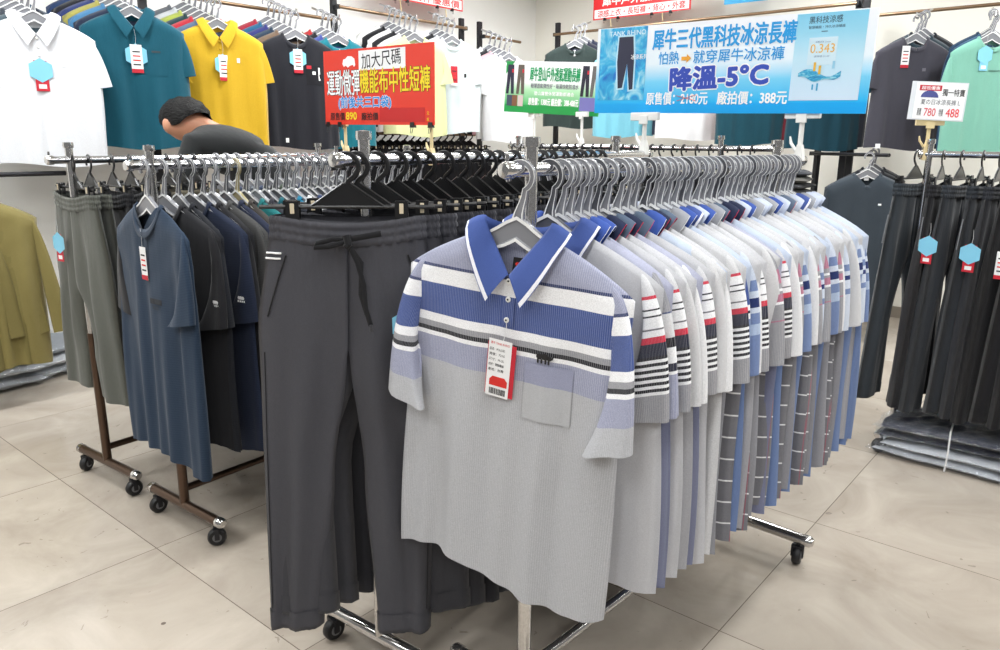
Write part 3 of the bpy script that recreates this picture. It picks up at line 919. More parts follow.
# ================================================================== jogger rack
TRF = (69, 69, 75)
JF = Pants(31, thick=.015, ydrift=(.02, -.01), L=1.03, waist=.166, hip=.203, crotch=.31, knee=.122, hem=.064, amp=.008, splay=-.01, NR=44, M=40, skew=-.035)
JV = [Pants(40 + k, L=.99 + .01 * k, thick=.014, amp=.004, NR=20, M=22, splay=.03) for k in range(3)]
DARKT = fabric((52, 52, 57), wrinkle=.5)

def front_joggers():
    hook = PANT.at(-.055); rz = PANT.rz + rad(41)
    clip_hanger(hook, rz, 'black clip hanger holding the front dark grey joggers, first on its rack', 'black clip hangers on the jogger rack', cx=.118)
    FT = fabric(TRF, rough=.7, wrinkle=.6, sheen=.05, spec=.35)
    t = hang_pants(JF, hook + Vector((0, 0, -.118)), rz, 'dark grey jogger trousers with tied black drawstring, at the front', 'trousers', 'dark grey joggers on their rack', FT)
    BK = fabric((24, 24, 27), rough=.8)
    # drawstring: bow and two long tails
    y = -.034
    ds = MB()
    ds.tube([(0, y, -.05), (-.03, y - .006, -.048), (-.065, y - .004, -.058), (-.07, y - .005, -.066), (-.04, y - .008, -.064), (0, y - .006, -.054)], .0055, 8, flat=.5, up=(0, 1, 0))
    ds.tube([(0, y, -.05), (.03, y - .008, -.044), (.075, y - .006, -.036)], .0065, 8, flat=.5, up=(0, 1, 0))
    ds.tube([(0, y - .003, -.04), (.004, y - .006, -.06), (-.002, y - .004, -.064)], .009, 8)
    ds.tube([(.002, y - .004, -.055), (.022, y - .008, -.10), (.034, y - .01, -.15), (.036, y - .012, -.20), (.046, y - .012, -.24)], .0055, 8, flat=.5, up=(0, 1, 0))
    ds.tube([(.0, y - .004, -.055), (.03, y - .006, -.10), (.026, y - .009, -.17), (.038, y - .01, -.215)], .005, 8, flat=.5, up=(0, 1, 0))
    d = ds.put('drawstring', BK, t)
    MB().box((.047, y - .016, -.245), (.007, .005, .016), bev=.001).put('drawstring_tip', plain('tip_grey', (60, 60, 64), .4), d)
    # twin white bars on the hip, zip pockets
    for z in (-.082, -.094):
        m = MB()
        p = [JF.pt(-1, -z, k, True, .0025) for k in (.80, .86, .92, .97, .99)]
        m.tube(p, .0022, 6).put('white_hip_bar', WHITEINK, t)
    for sg in (-1, 1):
        p = [JF.pt(sg, z, k, True, .002) for z, k in ((.085, .74), (.12, .78), (.16, .82), (.20, .86), (.225, .885))]
        MB().tube(p, .0022, 6).put('zip_pocket', BK, t)
        p = [JF.pt(sg, .31 + .66 * k / 9, .93, True, .0008) for k in range(10)]
        MB().tube(p, .0012, 5).put('side_seam', BK, t)
    # hexagon tag peeping out at the right hip
    hang_tag(t, (.125, -.05, -.205), rad(0), 1.0)
front_joggers()
x = .05
for i in range(19):
    x += rnd.choice((.045, .055, .062, .07))
    if i == 0: x = -.028
    yaw = PANT.rz + rad((40, 35, 30, 24, 18, 13, 9, 6, 4)[i] if i < 9 else rnd.uniform(-2, 5))
    hook = PANT.at(x); o = ORD[i + 1]
    clip_hanger(hook, yaw, 'black clip hanger, %s from the front of the jogger rack' % o, 'black clip hangers on the jogger rack')
    hang_pants(JV[i % 3], hook + Vector((0, 0, -.118)), yaw, 'dark grey jogger trousers, %s from the front of the jogger rack' % o, 'trousers', 'dark grey joggers on their rack', fabric((62, 62, 67) if i < 2 else (52, 52, 57), wrinkle=.5), cuffs=i < 5)
    if x > 1.3: break

# ================================================================== T-shirt rack
TF = Shirt(61, kind='vneck', L=.85, wb=.265, wh=.275, thick=.016, amp=.014, NA=44, NB=34, sleeve=.25, flare=.01, swing=(.02, -.02))
TV = [Shirt(70 + k, kind='crew', sleeve=.28, L=.80 + .015 * k, thick=.0095, amp=.006, NA=28, NB=18, flare=.005 * k, swing=(-.004, -.014)) for k in range(4)]
def waffle(rgb):
    key = 'waffle_%d_%d_%d' % rgb
    if key in MATS: return MATS[key]
    m = striped(key, [(0, rgb)], pin=(.008, .18, 'y', tuple(max(0, v - 22) for v in rgb)), heather=.15)
    return m
hook = TEER.at(-.022); rz = TEER.rz - rad(4)
shirt_hanger(hook, rz, 'grey plastic hanger inside the slate-blue henley shirt, first on its rack', 'grey hangers on the T-shirt rack')
t = hang_shirt(TF, hook + Vector((0, 0, -.122)), rz, 'slate-blue waffle henley shirt with white tag, at the front of its rack', 'shirt', 'dark T-shirts on their rack', (waffle((44, 59, 78)),) * 2 + (fabric((39, 53, 71)),), 'henley_shirt')
put('placket', TF.patch(0, -.15, .028, .11, 6, 8, .002), fabric((44, 60, 80)), t)
hang_tag(t, TF.on_front(-.012, -.13, .01), 0, 1.25, blue=False)
pr = put('chest_print', TF.patch(.045, -.305, .07, .018, 6, 2, .0018), fabric((22, 28, 38)), t)
letter(t, 'BOLD', TF.on_front(.045, -.325, .004).x, -.325, .04, .012, fabric((22, 28, 38)), y=TF.on_front(.045, -.325, .004).y)
tcol = [((30, 30, 34), 'black'), ((34, 36, 42), 'black'), ((34, 42, 62), 'navy'), ((28, 28, 32), 'black'), ((74, 74, 74), 'charcoal'), ((40, 46, 66), 'dark navy'), ((66, 62, 58), 'brown-grey'), ((34, 112, 114), 'teal'),
        ((58, 58, 66), 'grey'), ((22, 92, 104), 'deep teal'), ((44, 46, 54), 'charcoal'), ((36, 118, 150), 'bright blue'), ((226, 228, 230), 'white'), ((46, 60, 96), 'navy'), ((34, 36, 44), 'black'), ((60, 66, 76), 'grey'),
        ((156, 76, 78), 'brick red'), ((30, 84, 96), 'teal'), ((40, 50, 70), 'navy'), ((44, 44, 50), 'charcoal'), ((24, 88, 110), 'petrol blue'), ((150, 110, 84), 'tan'), ((44, 52, 70), 'navy'), ((60, 90, 140), 'mid blue'), ((40, 40, 46), 'charcoal'),
        ((34, 72, 88), 'petrol'), ((190, 90, 92), 'coral'), ((40, 44, 60), 'navy'), ((224, 224, 220), 'white')]
x = .0
for i, (c, nm) in enumerate(tcol):
    x += rnd.choice((.034, .04, .045, .05))
    yaw = TEER.rz + rad(rnd.uniform(-4, 8)); hook = TEER.at(x); o = ORD[i + 1]
    shirt_hanger(hook, yaw, '%s hanger, %s from the front of the T-shirt rack' % ('tan plastic' if i == 6 else 'grey plastic', o), 'grey hangers on the T-shirt rack', TANP if i == 6 else (GREYD if i % 4 else GREYP))
    P = TV[i % 4]
    f = waffle(c) if i % 3 else fabric(c)
    t = hang_shirt(P, hook + Vector((0, 0, -.122)), yaw, '%s T-shirt, %s from the front of the dark T-shirt rack' % (nm, o), 'T-shirt', 'dark T-shirts on their rack', (f, f, f), 't_shirt')
    if i in (1, 2, 5):
        mk = MB()
        for q in range(3): mk.prism([((q - 1) * .009 + .006 * math.cos(a), .006 * math.sin(a)) for a in (0, 1.05, 2.1, 3.14, 4.2, 5.25)], -.001, 0)
        for q in range(4): mk.box((-.013 + q * .009, -.0005, -.011), (.005, .001, .006))
        s_ = P.sl[1].vertices
        pt = min(s_, key=lambda v_: (v_.co.z + .30) ** 2 * 4 + (v_.co.y + .03) ** 2 + (v_.co.x - .24) ** 2).co
        mk.put('white_sleeve_emblem', WHITEINK, t, smooth=False, loc=pt + Vector((0, -.006, 0)))

# ================================================================== shorts rack
SF = Pants(81, L=.76, waist=.19, hip=.25, crotch=.34, knee=.16, hem=.15, cuff=0, amp=.011, splay=.08, NR=30, M=36, thick=.022)
SV = [Pants(85 + k, L=.72 + .02 * k, waist=.18, hip=.24, crotch=.34, knee=.16, hem=.14, cuff=0, amp=.006, splay=.05, NR=18, M=20, thick=.014) for k in range(2)]
scol = [((90, 92, 86), 'olive grey'), ((84, 86, 80), 'olive grey'), ((30, 30, 34), 'black'), ((34, 34, 38), 'black'), ((28, 28, 32), 'black'), ((104, 98, 82), 'khaki'), ((96, 90, 76), 'khaki'), ((88, 84, 72), 'khaki')]
x = .005
for i, (c, nm) in enumerate(scol):
    hook = SHOR.at(x); yaw = SHOR.rz + rad((-6, -9, -10, -10, -8, -8, -6, -6)[i]); o = ORD[i]
    clip_hanger(hook, yaw, 'black clip hanger, %s from the front of the shorts rack' % o, 'black clip hangers on the shorts rack')
    j = 1 if i == 0 else 0
    P = SF if i == 0 else SV[i % 2]
    t = hang_pants(P, hook + Vector((0, 0, -.118)), yaw, '%s wide-leg shorts%s, %s from the front of their rack' % (nm, ' with red tag' if i == 0 else '', o), 'shorts', 'wide-leg shorts on their rack', fabric(c, wrinkle=.6), 'wide_shorts')
    if i == 0: hang_tag(t, SF.pt(-1, .15, .3, True, .012) + Vector((0, -.014, 0)), rad(12), 1.2, hexfront=True, blue=False, body=(REDP, REDP))
    x += (.06, .085, .07, .07, .08, .06, .06, .06)[i]
for i in range(14):
    x += rnd.choice((.045, .05, .06))
    if x > 1.33: break
    yaw = SHOR.rz + rad(rnd.uniform(-3, 6)); hook = SHOR.at(x); o = ORD[i]
    c, nm = rnd.choice((((40, 52, 76), 'navy'), ((34, 36, 40), 'black'), ((70, 76, 84), 'grey'), ((60, 70, 60), 'olive')))
    shirt_hanger(hook, yaw, 'grey plastic hanger, %s behind the khaki shorts on the shorts rack' % o, 'grey hangers on the shorts rack')
    hang_shirt(TV[i % 4], hook + Vector((0, 0, -.122)), yaw, '%s T-shirt, %s behind the khaki shorts on the shorts rack' % (nm, o), 'T-shirt', 'T-shirts behind the shorts', (fabric(c),) * 3, 't_shirt')

# ================================================================== right rack of black trousers
RV = [Pants(95 + k, L=.94 + .012 * k, waist=.165, hip=.205, crotch=.3, knee=.105, hem=.09, cuff=0 if k else .045, amp=.009, thick=.02, splay=.03, NR=24, M=24, ydrift=(.02 * k, -.03)) for k in range(3)]
rcol = [(52, 58, 64), (34, 34, 38), (50, 54, 60), (46, 50, 56), (44, 46, 52), (24, 24, 28), (30, 30, 34), (26, 26, 30), (22, 22, 26), (32, 34, 40), (24, 24, 28), (26, 26, 30), (30, 30, 36)]
x = -.045
for i, c in enumerate(rcol):
    yaw = RIGH.rz + rad(rnd.uniform(-8, 4) - (6 if i == 0 else 0)); hook = RIGH.at(x); o = ORD[i]
    clip_hanger(hook, yaw, 'black clip hanger, %s from the left end of the right-hand trouser rack' % o, 'black clip hangers on the right trouser rack')
    t = hang_pants(RV[i % 3], hook + Vector((0, 0, -.118)), yaw, '%s trousers, %s from the left end of the right-hand trouser rack' % ('dark grey' if c[0] > 40 else 'black', o), 'trousers', 'dark trousers on the right rack', fabric(c, wrinkle=.6), 'straight_trousers', cuffs=True)
    if i in (2, 4, 6):
        hang_tag(t, (.215, -.02, -.19 - .008 * i), rad(80), 1.25, hexfront=i != 6, blue=False, body=(REDP, REDP) if i != 6 else (PAPER, REDP))
    if i in (0, 1, 3):
        p = [RV[i % 3].pt(1, z, .97, True, .003) for z in (.13, .17, .21, .25)]
        MB().tube(p, .0022, 6).put('zip_pocket', plain('zip_grey', (120, 122, 126), .4), t)
    x += (.1, .07, .075, .06, .075, .06, .06, .06, .06, .06, .06, .06, .06)[i]

# ================================================================== far rack of dark trousers
FV = Pants(110, L=.95, waist=.17, hip=.21, crotch=.3, knee=.1, hem=.085, cuff=0, amp=.004, thick=.013, NR=10, M=14)
x = -.03
for i in range(24):
    hook = FARR.at(x); yaw = FARR.rz + rad(rnd.uniform(-5, 5)); o = ORD[i]
    clip_hanger(hook, yaw, 'black clip hanger, %s from the left end of the far rack' % o, 'black clip hangers on the far rack')
    hang_pants(FV, hook + Vector((0, 0, -.118)), yaw, 'dark trousers, %s from the left end of the far rack' % o, 'trousers', 'dark trousers on the far rack', fabric((30, 30, 36) if i % 3 else (40, 46, 62)), 'straight_trousers')
    x += rnd.choice((.055, .065, .075))
    if x > 1.55: break

# ================================================================== wall fixtures: posts, rails, garments hung on them
QL, SR = -4.6, 6.0
def wall_fixture(name, label, pts, zr, vertical=True, n_post=1, mat=BLACKM, top=2.4, rmat=None):
    """a rail between two upright posts; pts = two ends in (s, q)"""
    a, b = W(*pts[0]), W(*pts[1])
    dirv = (b - a); L_ = dirv.length; ang = math.atan2(dirv.y, dirv.x)
    t = thing('display_rail', label, 'rail', a, (0, 0, ang), 'wall display rails')
    for x_ in (0, L_)[:n_post]:
        MB().box((x_, .06, top / 2), (.045, .03, top), bev=.003).put('upright_post', mat, t, smooth=False)
        MB().box((x_, .025, zr), (.02, .06, .03)).put('rail_bracket', mat, t, smooth=False)
    MB().tube([(0, 0, zr), (L_, 0, zr)], .012, 12).put('rail', rmat or plain('bronze_rail', (150, 124, 98), .3, .8), t)
    return t
posts = [.80, 2.27, 3.667, 5.017]
zl = [2.16, 2.18, 2.275]
for i in range(3):
    wall_fixture('display_rail', ('wall display rail on the left holding the white polo', 'wall display rail on the left holding yellow and black shirts', 'wall display rail holding pale green and white shirts')[i], ((posts[i], QL), (posts[i + 1] - (.03 if i < 2 else 0), QL)), zl[i], n_post=2 if i == 2 else 1, top=2.36)
wall_fixture('display_rail', 'wall display rail above the green sign holding a dark green shirt', ((SR, -4.4), (SR, -1.75)), 2.31, n_post=2, top=2.42)
wall_fixture('display_rail', 'wall display rail at the upper right holding grey and mint shirts', ((SR, -1.70), (SR, .2)), 2.215, n_post=2, top=2.42)
WP = [Shirt(120 + k, kind=k_, L=.71, wb=.262, wh=.262, thick=.02, amp=.011, NA=30, NB=22, sleeve=.22, flare=.03) for k, k_ in enumerate(('polo', 'crew', 'polo', 'crew'))]
WB = [Shirt(130 + k, kind='crew', L=.70, thick=.016, amp=.007, NA=20, NB=14, sleeve=.22, flare=.02) for k in range(2)]
def wall_group(name, cols, xs, q, z, rz, front, base, along=(-.12, -1), cat='shirt', gap=.05, side=0):
    n_ = len(cols)
    a_ = thing('waterfall_arm', 'sloping display arm carrying the %s group' % base, 'arm', W(xs, q, z), (0, 0, 0), 'sloping display arms')
    p0, p1 = Vector((0, 0, 0)) - W(along[0] * .02, along[1] * .02), W(along[0] * gap * (n_ + .6), along[1] * gap * (n_ + .6), .02 * (n_ + .6))
    MB().tube([p0, p1], .007, 8).put('arm_bar', RAILM, a_)
    MB().tube([p0, p0 + Vector((0, 0, .03))], .007, 8).put('arm_tip', RAILM, a_)
    """front garment last; cols: [(rgb, word)] from the front backwards"""
    out = None
    for i, (c, w_) in enumerate(cols):
        s_, q_ = xs + along[0] * gap * i, q + along[1] * gap * i
        hook = W(s_, q_, z + .02 * i); yaw = rz + rad(rnd.uniform(-3, 3) if i else 0)
        P = front if i == 0 else WB[i % 2]
        f = fabric(c)
        lab0 = '%s' % base
        h = 'grey hanger, %s in the group of the %s' % (ORD[i], base) if i else 'grey plastic hanger holding the %s on the wall' % base
        shirt_hanger(hook, yaw, h, 'grey hangers on the wall rails', name='shirt_hanger')
        pk = P.kind == 'polo'
        lab = '%s on the wall, frontmost of its group' % base if i == 0 else '%s shirt, %s behind the %s' % (w_, ORD[i - 1], base)
        t = hang_shirt(P, hook + Vector((0, 0, -.122)), yaw, lab, cat if i == 0 else 'shirt', 'shirts hung on the wall rails', (f, f, f), 'polo_shirt' if pk else 't_shirt')
        if i == 0: out = (t, P, f)
    return out
RZL = rad(32)
def small_print(t, P, x, z, w, h, mat, name='chest_logo'):
    put(name, P.patch(x, z, w, h, 3, 2, .002), mat, t)
def buttons(t, P, mat, n=3):
    for k in range(n):
        put('button', BTN, mat, t, P.on_front(0, -.10 - .04 * k, .0035))

t, P, f = wall_group('', [((224, 226, 230), 'white'), ((70, 84, 92), 'slate'), ((60, 66, 74), 'charcoal'), ((44, 48, 60), 'navy'), ((70, 90, 110), 'blue')], 1.546, -4.3, 2.045, RZL, WP[0], 'white polo shirt')
buttons(t, P, WHITEP); hang_tag(t, P.on_front(0, -.20, .012), 0, 1.7, blue=False, hexfront=True, body=(REDP, REDP)); small_print(t, P, .1, -.22, .02, .015, PAPER)
t, P, f = wall_group('', [((14, 80, 98), 'teal'), ((34, 44, 66), 'navy'), ((70, 120, 160), 'light blue'), ((158, 152, 80), 'olive'), ((48, 60, 110), 'royal blue'), ((34, 36, 44), 'black'), ((40, 60, 96), 'navy')], 2.03, -4.3, 2.13, RZL, WP[2], 'teal polo shirt')
buttons(t, P, f); hang_tag(t, P.on_front(0, -.165, .012), 0, 1.7); small_print(t, P, .1, -.20, .045, .01, fabric((60, 70, 76))); put('chest_pocket', P.patch(.1, -.27, .10, .11, 5, 4, .0015), f, t)
small_print(t, P, .0, -.09, .001, .001, WHITEINK, 'neck_print')
t, P, f = wall_group('', [((204, 164, 36), 'yellow'), ((84, 104, 130), 'steel blue'), ((176, 44, 56), 'red'), ((36, 62, 66), 'dark green'), ((160, 172, 78), 'lime'), ((186, 190, 194), 'grey'), ((96, 100, 106), 'charcoal')], 2.53, -4.3, 2.125, RZL, WP[0], 'yellow polo shirt')
buttons(t, P, f); hang_tag(t, P.on_front(.01, -.17, .012), rad(20), 1.7); small_print(t, P, .1, -.2, .018, .026, PAPER)
t, P, f = wall_group('', [((30, 31, 38), 'black'), ((112, 92, 76), 'brown'), ((36, 52, 70), 'petrol'), ((48, 52, 110), 'royal blue'), ((30, 84, 120), 'blue'), ((150, 40, 56), 'red')], 3.07, -4.3, 2.125, RZL, WP[1], 'black T-shirt')
hang_tag(t, P.on_front(.0, -.09, .01), 0, 1.7); put('chest_pocket', P.patch(.1, -.25, .1, .12, 5, 4, .0015), fabric((24, 24, 30)), t)
small_print(t, P, .07, -.20, .03, .02, REDP, 'red_logo'); small_print(t, P, .135, -.24, .012, .08, PAPER, 'vertical_print'); small_print(t, P, .1, -.235, .02, .02, WHITEINK); small_print(t, P, -.1, -.66, .02, .028, WHITEINK, 'hem_label')
t, P, f = wall_group('', [((20, 108, 122), 'teal'), ((64, 76, 140), 'royal blue'), ((32, 34, 40), 'black'), ((168, 42, 46), 'red')], 3.41, -4.3, 2.13, RZL, WP[3], 'teal T-shirt')
small_print(t, P, .0, -.075, .02, .02, WHITEINK, 'neck_print')
t, P, f = wall_group('', [((214, 218, 164), 'pale green'), ((234, 234, 232), 'white'), ((32, 32, 36), 'black'), ((236, 236, 234), 'white'), ((30, 30, 34), 'black'), ((226, 228, 226), 'white')], 4.12, -4.3, 2.215, RZL, WP[1], 'pale green T-shirt')
small_print(t, P, .0, -.06, .016, .03, WHITEINK, 'neck_print')
t, P, f = wall_group('', [((214, 224, 226), 'pale grey'), ((238, 238, 238), 'white'), ((34, 34, 38), 'black'), ((236, 236, 236), 'white')], 4.52, -4.3, 2.24, RZL, WP[3], 'icy white T-shirt')
hang_tag(t, P.on_front(0, -.2, .012), 0, 1.7, blue=False, body=(REDP, PAPER)); small_print(t, P, .1, -.27, .02, .03, INK)
t, P, f = wall_group('', [((228, 228, 230), 'white'), ((238, 238, 238), 'white'), ((210, 160, 168), 'pink-edged white'), ((40, 40, 44), 'black'), ((236, 236, 236), 'white')], 5.22, -4.3, 2.17, RZL, WP[1], 'plain white T-shirt')
wall_fixture('display_rail', 'short wall display rail at the corner holding plain white shirts', ((5.25, QL), (5.75, QL)), 2.235, n_post=1, top=2.36)
hang_tag(t, P.on_front(.02, -.2, .012), 0, 1.5, blue=False, body=(PAPER, REDP)); small_print(t, P, .12, -.22, .02, .03, INK)

# right wall
RZR = rad(8)
wr = dict(along=(1, .22)); wl = dict(along=(1, -.25))
t, P, f = wall_group('', [((50, 62, 60), 'dark green'), ((44, 46, 62), 'navy'), ((48, 52, 72), 'navy')], 5.75, -3.99, 2.3, rad(-4), WP[1], 'dark green T-shirt', **wr)
small_print(t, P, .0, -.08, .014, .05, WHITEINK, 'zip_placket')
t, P, f = wall_group('', [((126, 196, 216), 'light blue'), ((60, 70, 90), 'navy')], 5.75, -3.47, 2.22, rad(-4), WP[3], 'light blue T-shirt', **wr)
t, P, f = wall_group('', [((236, 236, 238), 'white'), ((220, 222, 224), 'white'), ((40, 44, 60), 'navy')], 5.75, -2.86, 2.2, rad(-4), WP[1], 'white T-shirt under the banner', **wr)
t, P, f = wall_group('', [((22, 70, 84), 'dark teal'), ((120, 40, 52), 'dark red')], 5.75, -2.36, 2.16, rad(0), WP[3], 'dark teal T-shirt behind the banner', **wr)
t, P, f = wall_group('', [((20, 62, 76), 'petrol'), ((40, 44, 56), 'navy')], 5.75, -1.82, 2.13, rad(0), WP[1], 'petrol T-shirt right of the banner clip', **wr)
t, P, f = wall_group('', [((66, 65, 74), 'dark grey'), ((44, 62, 72), 'petrol'), ((34, 38, 44), 'black')], 5.75, -1.29, 2.14, rad(4), WP[1], 'dark grey T-shirt', **wr)
hang_tag(t, P.on_front(-.07, -.05, .01), 0, 1.6, blue=False); small_print(t, P, .07, -.2, .022, .02, fabric((110, 110, 118))); small_print(t, P, -.2, -.69, .035, .03, WHITEINK, 'hem_label'); small_print(t, P, .0, -.075, .03, .012, PAPER, 'neck_print')
t, P, f = wall_group('', [((122, 178, 160), 'mint'), ((40, 76, 104), 'blue'), ((30, 56, 80), 'navy')], 5.75, -0.86, 2.11, rad(6), WP[3], 'mint green T-shirt', **wl)
hang_tag(t, P.on_front(-.05, -.06, .01), 0, 1.6, blue=False, hexfront=True, body=(SKYTAG, SKYTAG)); small_print(t, P, .07, -.2, .16, .008, fabric((90, 130, 118)))

# lower left: khaki jackets, dark trousers on the lower rail
LJ = [Shirt(140 + k, kind='crew', L=.84, thick=.03, amp=.028, NA=26, NB=20, long=True, swing=(-.03, -.05), wb=.25, wh=.25) for k in range(2)]
wall_fixture('display_rail', 'lower wall rail at the left edge holding the khaki jackets', ((.75, -4.3), (1.6, -4.3)), 1.17, n_post=1, top=1.2, rmat=BLACKM)
for i, (c, w_) in enumerate((((128, 117, 68), 'khaki yellow'), ((122, 112, 64), 'khaki yellow'), ((118, 108, 62), 'khaki yellow'), ((36, 40, 58), 'navy'))):
    hook = W(1.17 - .10 * i - (.12 if i == 3 else 0), -4.3 - (.1 if i == 3 else 0), 1.17)
    shirt_hanger(hook, rad(44 + 3 * i), 'grey hanger of the %s jacket from the right, lower left wall rail' % ORD[i], 'hangers of the khaki jackets')
    hang_shirt(LJ[i % 2], hook + Vector((0, 0, -.122)), rad(44 + 3 * i), '%s long-sleeved jacket, %s from the right on the lower left rail' % (w_, ORD[i]), 'jacket', 'long-sleeved jackets at the lower left', (fabric(c, rough=.65),) * 3, 'jacket')
wall_fixture('display_rail', 'lower wall rail of black hangers below the pale green T-shirt', ((3.75, QL), (5.12, QL)), 1.40, n_post=1, top=1.43)
x = 3.80
for i in range(17):
    hook = W(x, QL, 1.40); o = ORD[i]; yaw = AD - PI / 2 + rad(rnd.uniform(25, 38))
    clip_hanger(hook, yaw, 'black clip hanger, %s from the left on the lower wall rail' % o, 'black clip hangers on the lower wall rail')
    hang_pants(FV, hook + Vector((0, 0, -.118)), yaw, 'black trousers, %s from the left on the lower wall rail' % o, 'trousers', 'black trousers on the lower wall rail', fabric((28, 28, 32)), 'straight_trousers')
    x += .078

# dark jackets on the lower rail at the right
wall_fixture('display_rail', 'lower rail at the right holding dark long-sleeved jackets', ((5.95, -1.95), (5.5, -1.3)), 1.27, n_post=1, top=1.3, rmat=BLACKM)
RJ = [Shirt(150 + k, kind='vneck', L=.98, thick=.03, amp=.018, NA=26, NB=20, long=True, swing=(-.03, -.05), wb=.25, wh=.26) for k in range(2)]
for i, (c, w_) in enumerate((((52, 60, 68), 'slate black'), ((34, 36, 42), 'black'), ((30, 32, 38), 'black'))):
    hook = W(5.50 + .1 * i, -1.42 - .0 * i, 1.27 + .015 * i) + Vector((.04, .1, 0)) * i
    shirt_hanger(hook, rad(-12 + 10 * i), 'grey hanger of the %s dark jacket from the front, right lower rail' % ORD[i], 'hangers of the dark jackets')
    t = hang_shirt(RJ[i % 2], hook + Vector((0, 0, -.122)), rad(-12 + 10 * i), '%s long-sleeved jacket, %s from the front behind the polo rack' % (w_, ORD[i]), 'jacket', 'dark long-sleeved jackets at the right', (fabric(c),) * 3, 'jacket')
    if i == 0: put('chest_logo', RJ[0].patch(.09, -.2, .02, .012, 3, 2, .002), WHITEINK, t); put('neck_label', RJ[0].patch(0, -.03, .03, .03, 3, 2, -.03), WHITEINK, t)

# ================================================================== signs
def binder(parent, x, z, s=1.0):
    m = MB().prism([(x - .012 * s, z - .01 * s), (x + .012 * s, z - .01 * s), (x + .009 * s, z + .01 * s), (x - .009 * s, z + .01 * s)], -.008, .008)
    m.tube([(x - .006 * s, -.006, z - .01 * s), (x - .004 * s, -.012, z - .03 * s), (x + .004 * s, -.012, z - .03 * s), (x + .006 * s, -.006, z - .01 * s)], .0015, 6)
    return m.put('binder_clip', BLACKP, parent, smooth=False)

def sign_clip(base, top, rz, label, mat, group, w=.11, wing=True):
    """a spring clamp on a rail with a stem up to a sign's lower edge"""
    t = thing('sign_clip', label, 'clip', base, (0, 0, rz), group)
    h = top - base.z
    m = MB().prism([(-.014, -.022), (-.004, -.026), (.002, -.01), (.016, .0), (.012, .03), (.006, .05), (-.006, .05), (-.012, .02)], -.012, .012)
    m.put('rail_clamp', mat, t, smooth=False)
    MB().tube([(-.012, 0, .03), (-.03, 0, .055), (-.034, 0, .075)], [.009, .008, .004], 8, flat=.6).put('clamp_lever', mat, t)
    MB().tube([(0, 0, .045), (0, 0, h - .01)], .008, 10).put('stem', mat, t)
    MB().box((0, 0, h), (w, .02, .028), bev=.003).box((0, -.012, h - .012), (w * .3, .008, .03), bev=.002).put('sign_holder', mat, t, smooth=False)
    return t

def grad_mat(name, stops):
    """printed gradient, dark to light along the board's height (generated coordinates)"""
    m, nt, p = _new(name)
    n = nt.nodes; tc = n.new('ShaderNodeTexCoord'); sp = n.new('ShaderNodeSeparateXYZ'); nt.links.new(tc.outputs['Generated'], sp.inputs['Vector'])
    cr = n.new('ShaderNodeValToRGB'); el = cr.color_ramp.elements
    el[0].position = stops[0][0]; el[0].color = s2l(stops[0][1]); el[1].position = stops[-1][0]; el[1].color = s2l(stops[-1][1])
    for q, c in stops[1:-1]:
        e = el.new(q); e.color = s2l(c)
    nt.links.new(sp.outputs['Z'], cr.inputs['Fac']); nt.links.new(cr.outputs['Color'], p.inputs['Base Color'])
    p.inputs['Roughness'].default_value = .35
    return m
def water_mat(name, a, b, c, scale=4):
    m, nt, p = _new(name)
    n = nt.nodes; tc = n.new('ShaderNodeTexCoord'); nz = n.new('ShaderNodeTexNoise'); nz.inputs['Scale'].default_value = scale; nz.inputs['Detail'].default_value = 7; nz.inputs['Distortion'].default_value = 1.5
    nt.links.new(tc.outputs['Generated'], nz.inputs['Vector'])
    cr = n.new('ShaderNodeValToRGB'); el = cr.color_ramp.elements
    el[0].position = .3; el[0].color = s2l(a); el[1].position = .72; el[1].color = s2l(c); e = el.new(.5); e.color = s2l(b)
    nt.links.new(nz.outputs['Fac'], cr.inputs['Fac']); nt.links.new(cr.outputs['Color'], p.inputs['Base Color'])
    p.inputs['Roughness'].default_value = .35
    return m
def ink(rgb): return plain('ink_%d_%d_%d' % tuple(rgb), rgb, .5)

RZN = AD - PI / 2          # a board facing back down the racks, its width along q
# ---- blue banner
BW_, BH_ = .965, .298
bn = thing('hanging_banner', 'wide blue banner advertising cool trousers above the polo rack', 'sign', W(2.50, -1.15, 1.588), (0, rad(1.2), RZN))
MB().box((0, 0, 0), (BW_, .005, BH_)).put('banner_board', grad_mat('banner_blue', [(0, (10, 160, 232)), (.10, (14, 166, 236)), (.13, (40, 182, 240)), (.36, (120, 208, 244)), (.56, (232, 244, 252)), (1, (244, 246, 252))]), bn, smooth=False)
BLUE = ink((22, 154, 222)); DBLUE = ink((44, 72, 178))
pic = card(bn, 'water_picture', -.372, .022, .195, .25, water_mat('splash_print', (20, 110, 196), (54, 176, 222), (176, 226, 240)), -.0035)
NV = ink((34, 36, 62))
hal = ink((186, 226, 244))
for mt, g_, yy in ((hal, .006, -.0044), (NV, 0, -.0050)):
    poly(bn, 'printed_trousers', [(-.388 - g_, .115 + g_), (-.330 + g_, .115 + g_), (-.322 + g_, .03), (-.322 + g_, -.065 - g_), (-.336 - g_, -.068 - g_), (-.350, .025), (-.366 + g_, -.06 - g_), (-.384 - g_, -.062 - g_), (-.392 - g_, .03)], mt, yy)
letter(bn, 'TANK RHINO', -.355, .128, .15, .016, ink((214, 238, 246)), -.0056)
letter(bn, '冰涼系列', -.302, .045, .066, .018, WHITEINK, -.0056)
letter(bn, '犀牛三代黑科技冰涼長褲', .0, .098, .50, .066, WHITEINK, -.0034, .075)
letter(bn, '犀牛三代黑科技冰涼長褲', .0, .098, .50, .066, BLUE, -.0042, .04)
letter(bn, '怕熱', -.185, .036, .078, .042, BLUE, -.0040, .012)
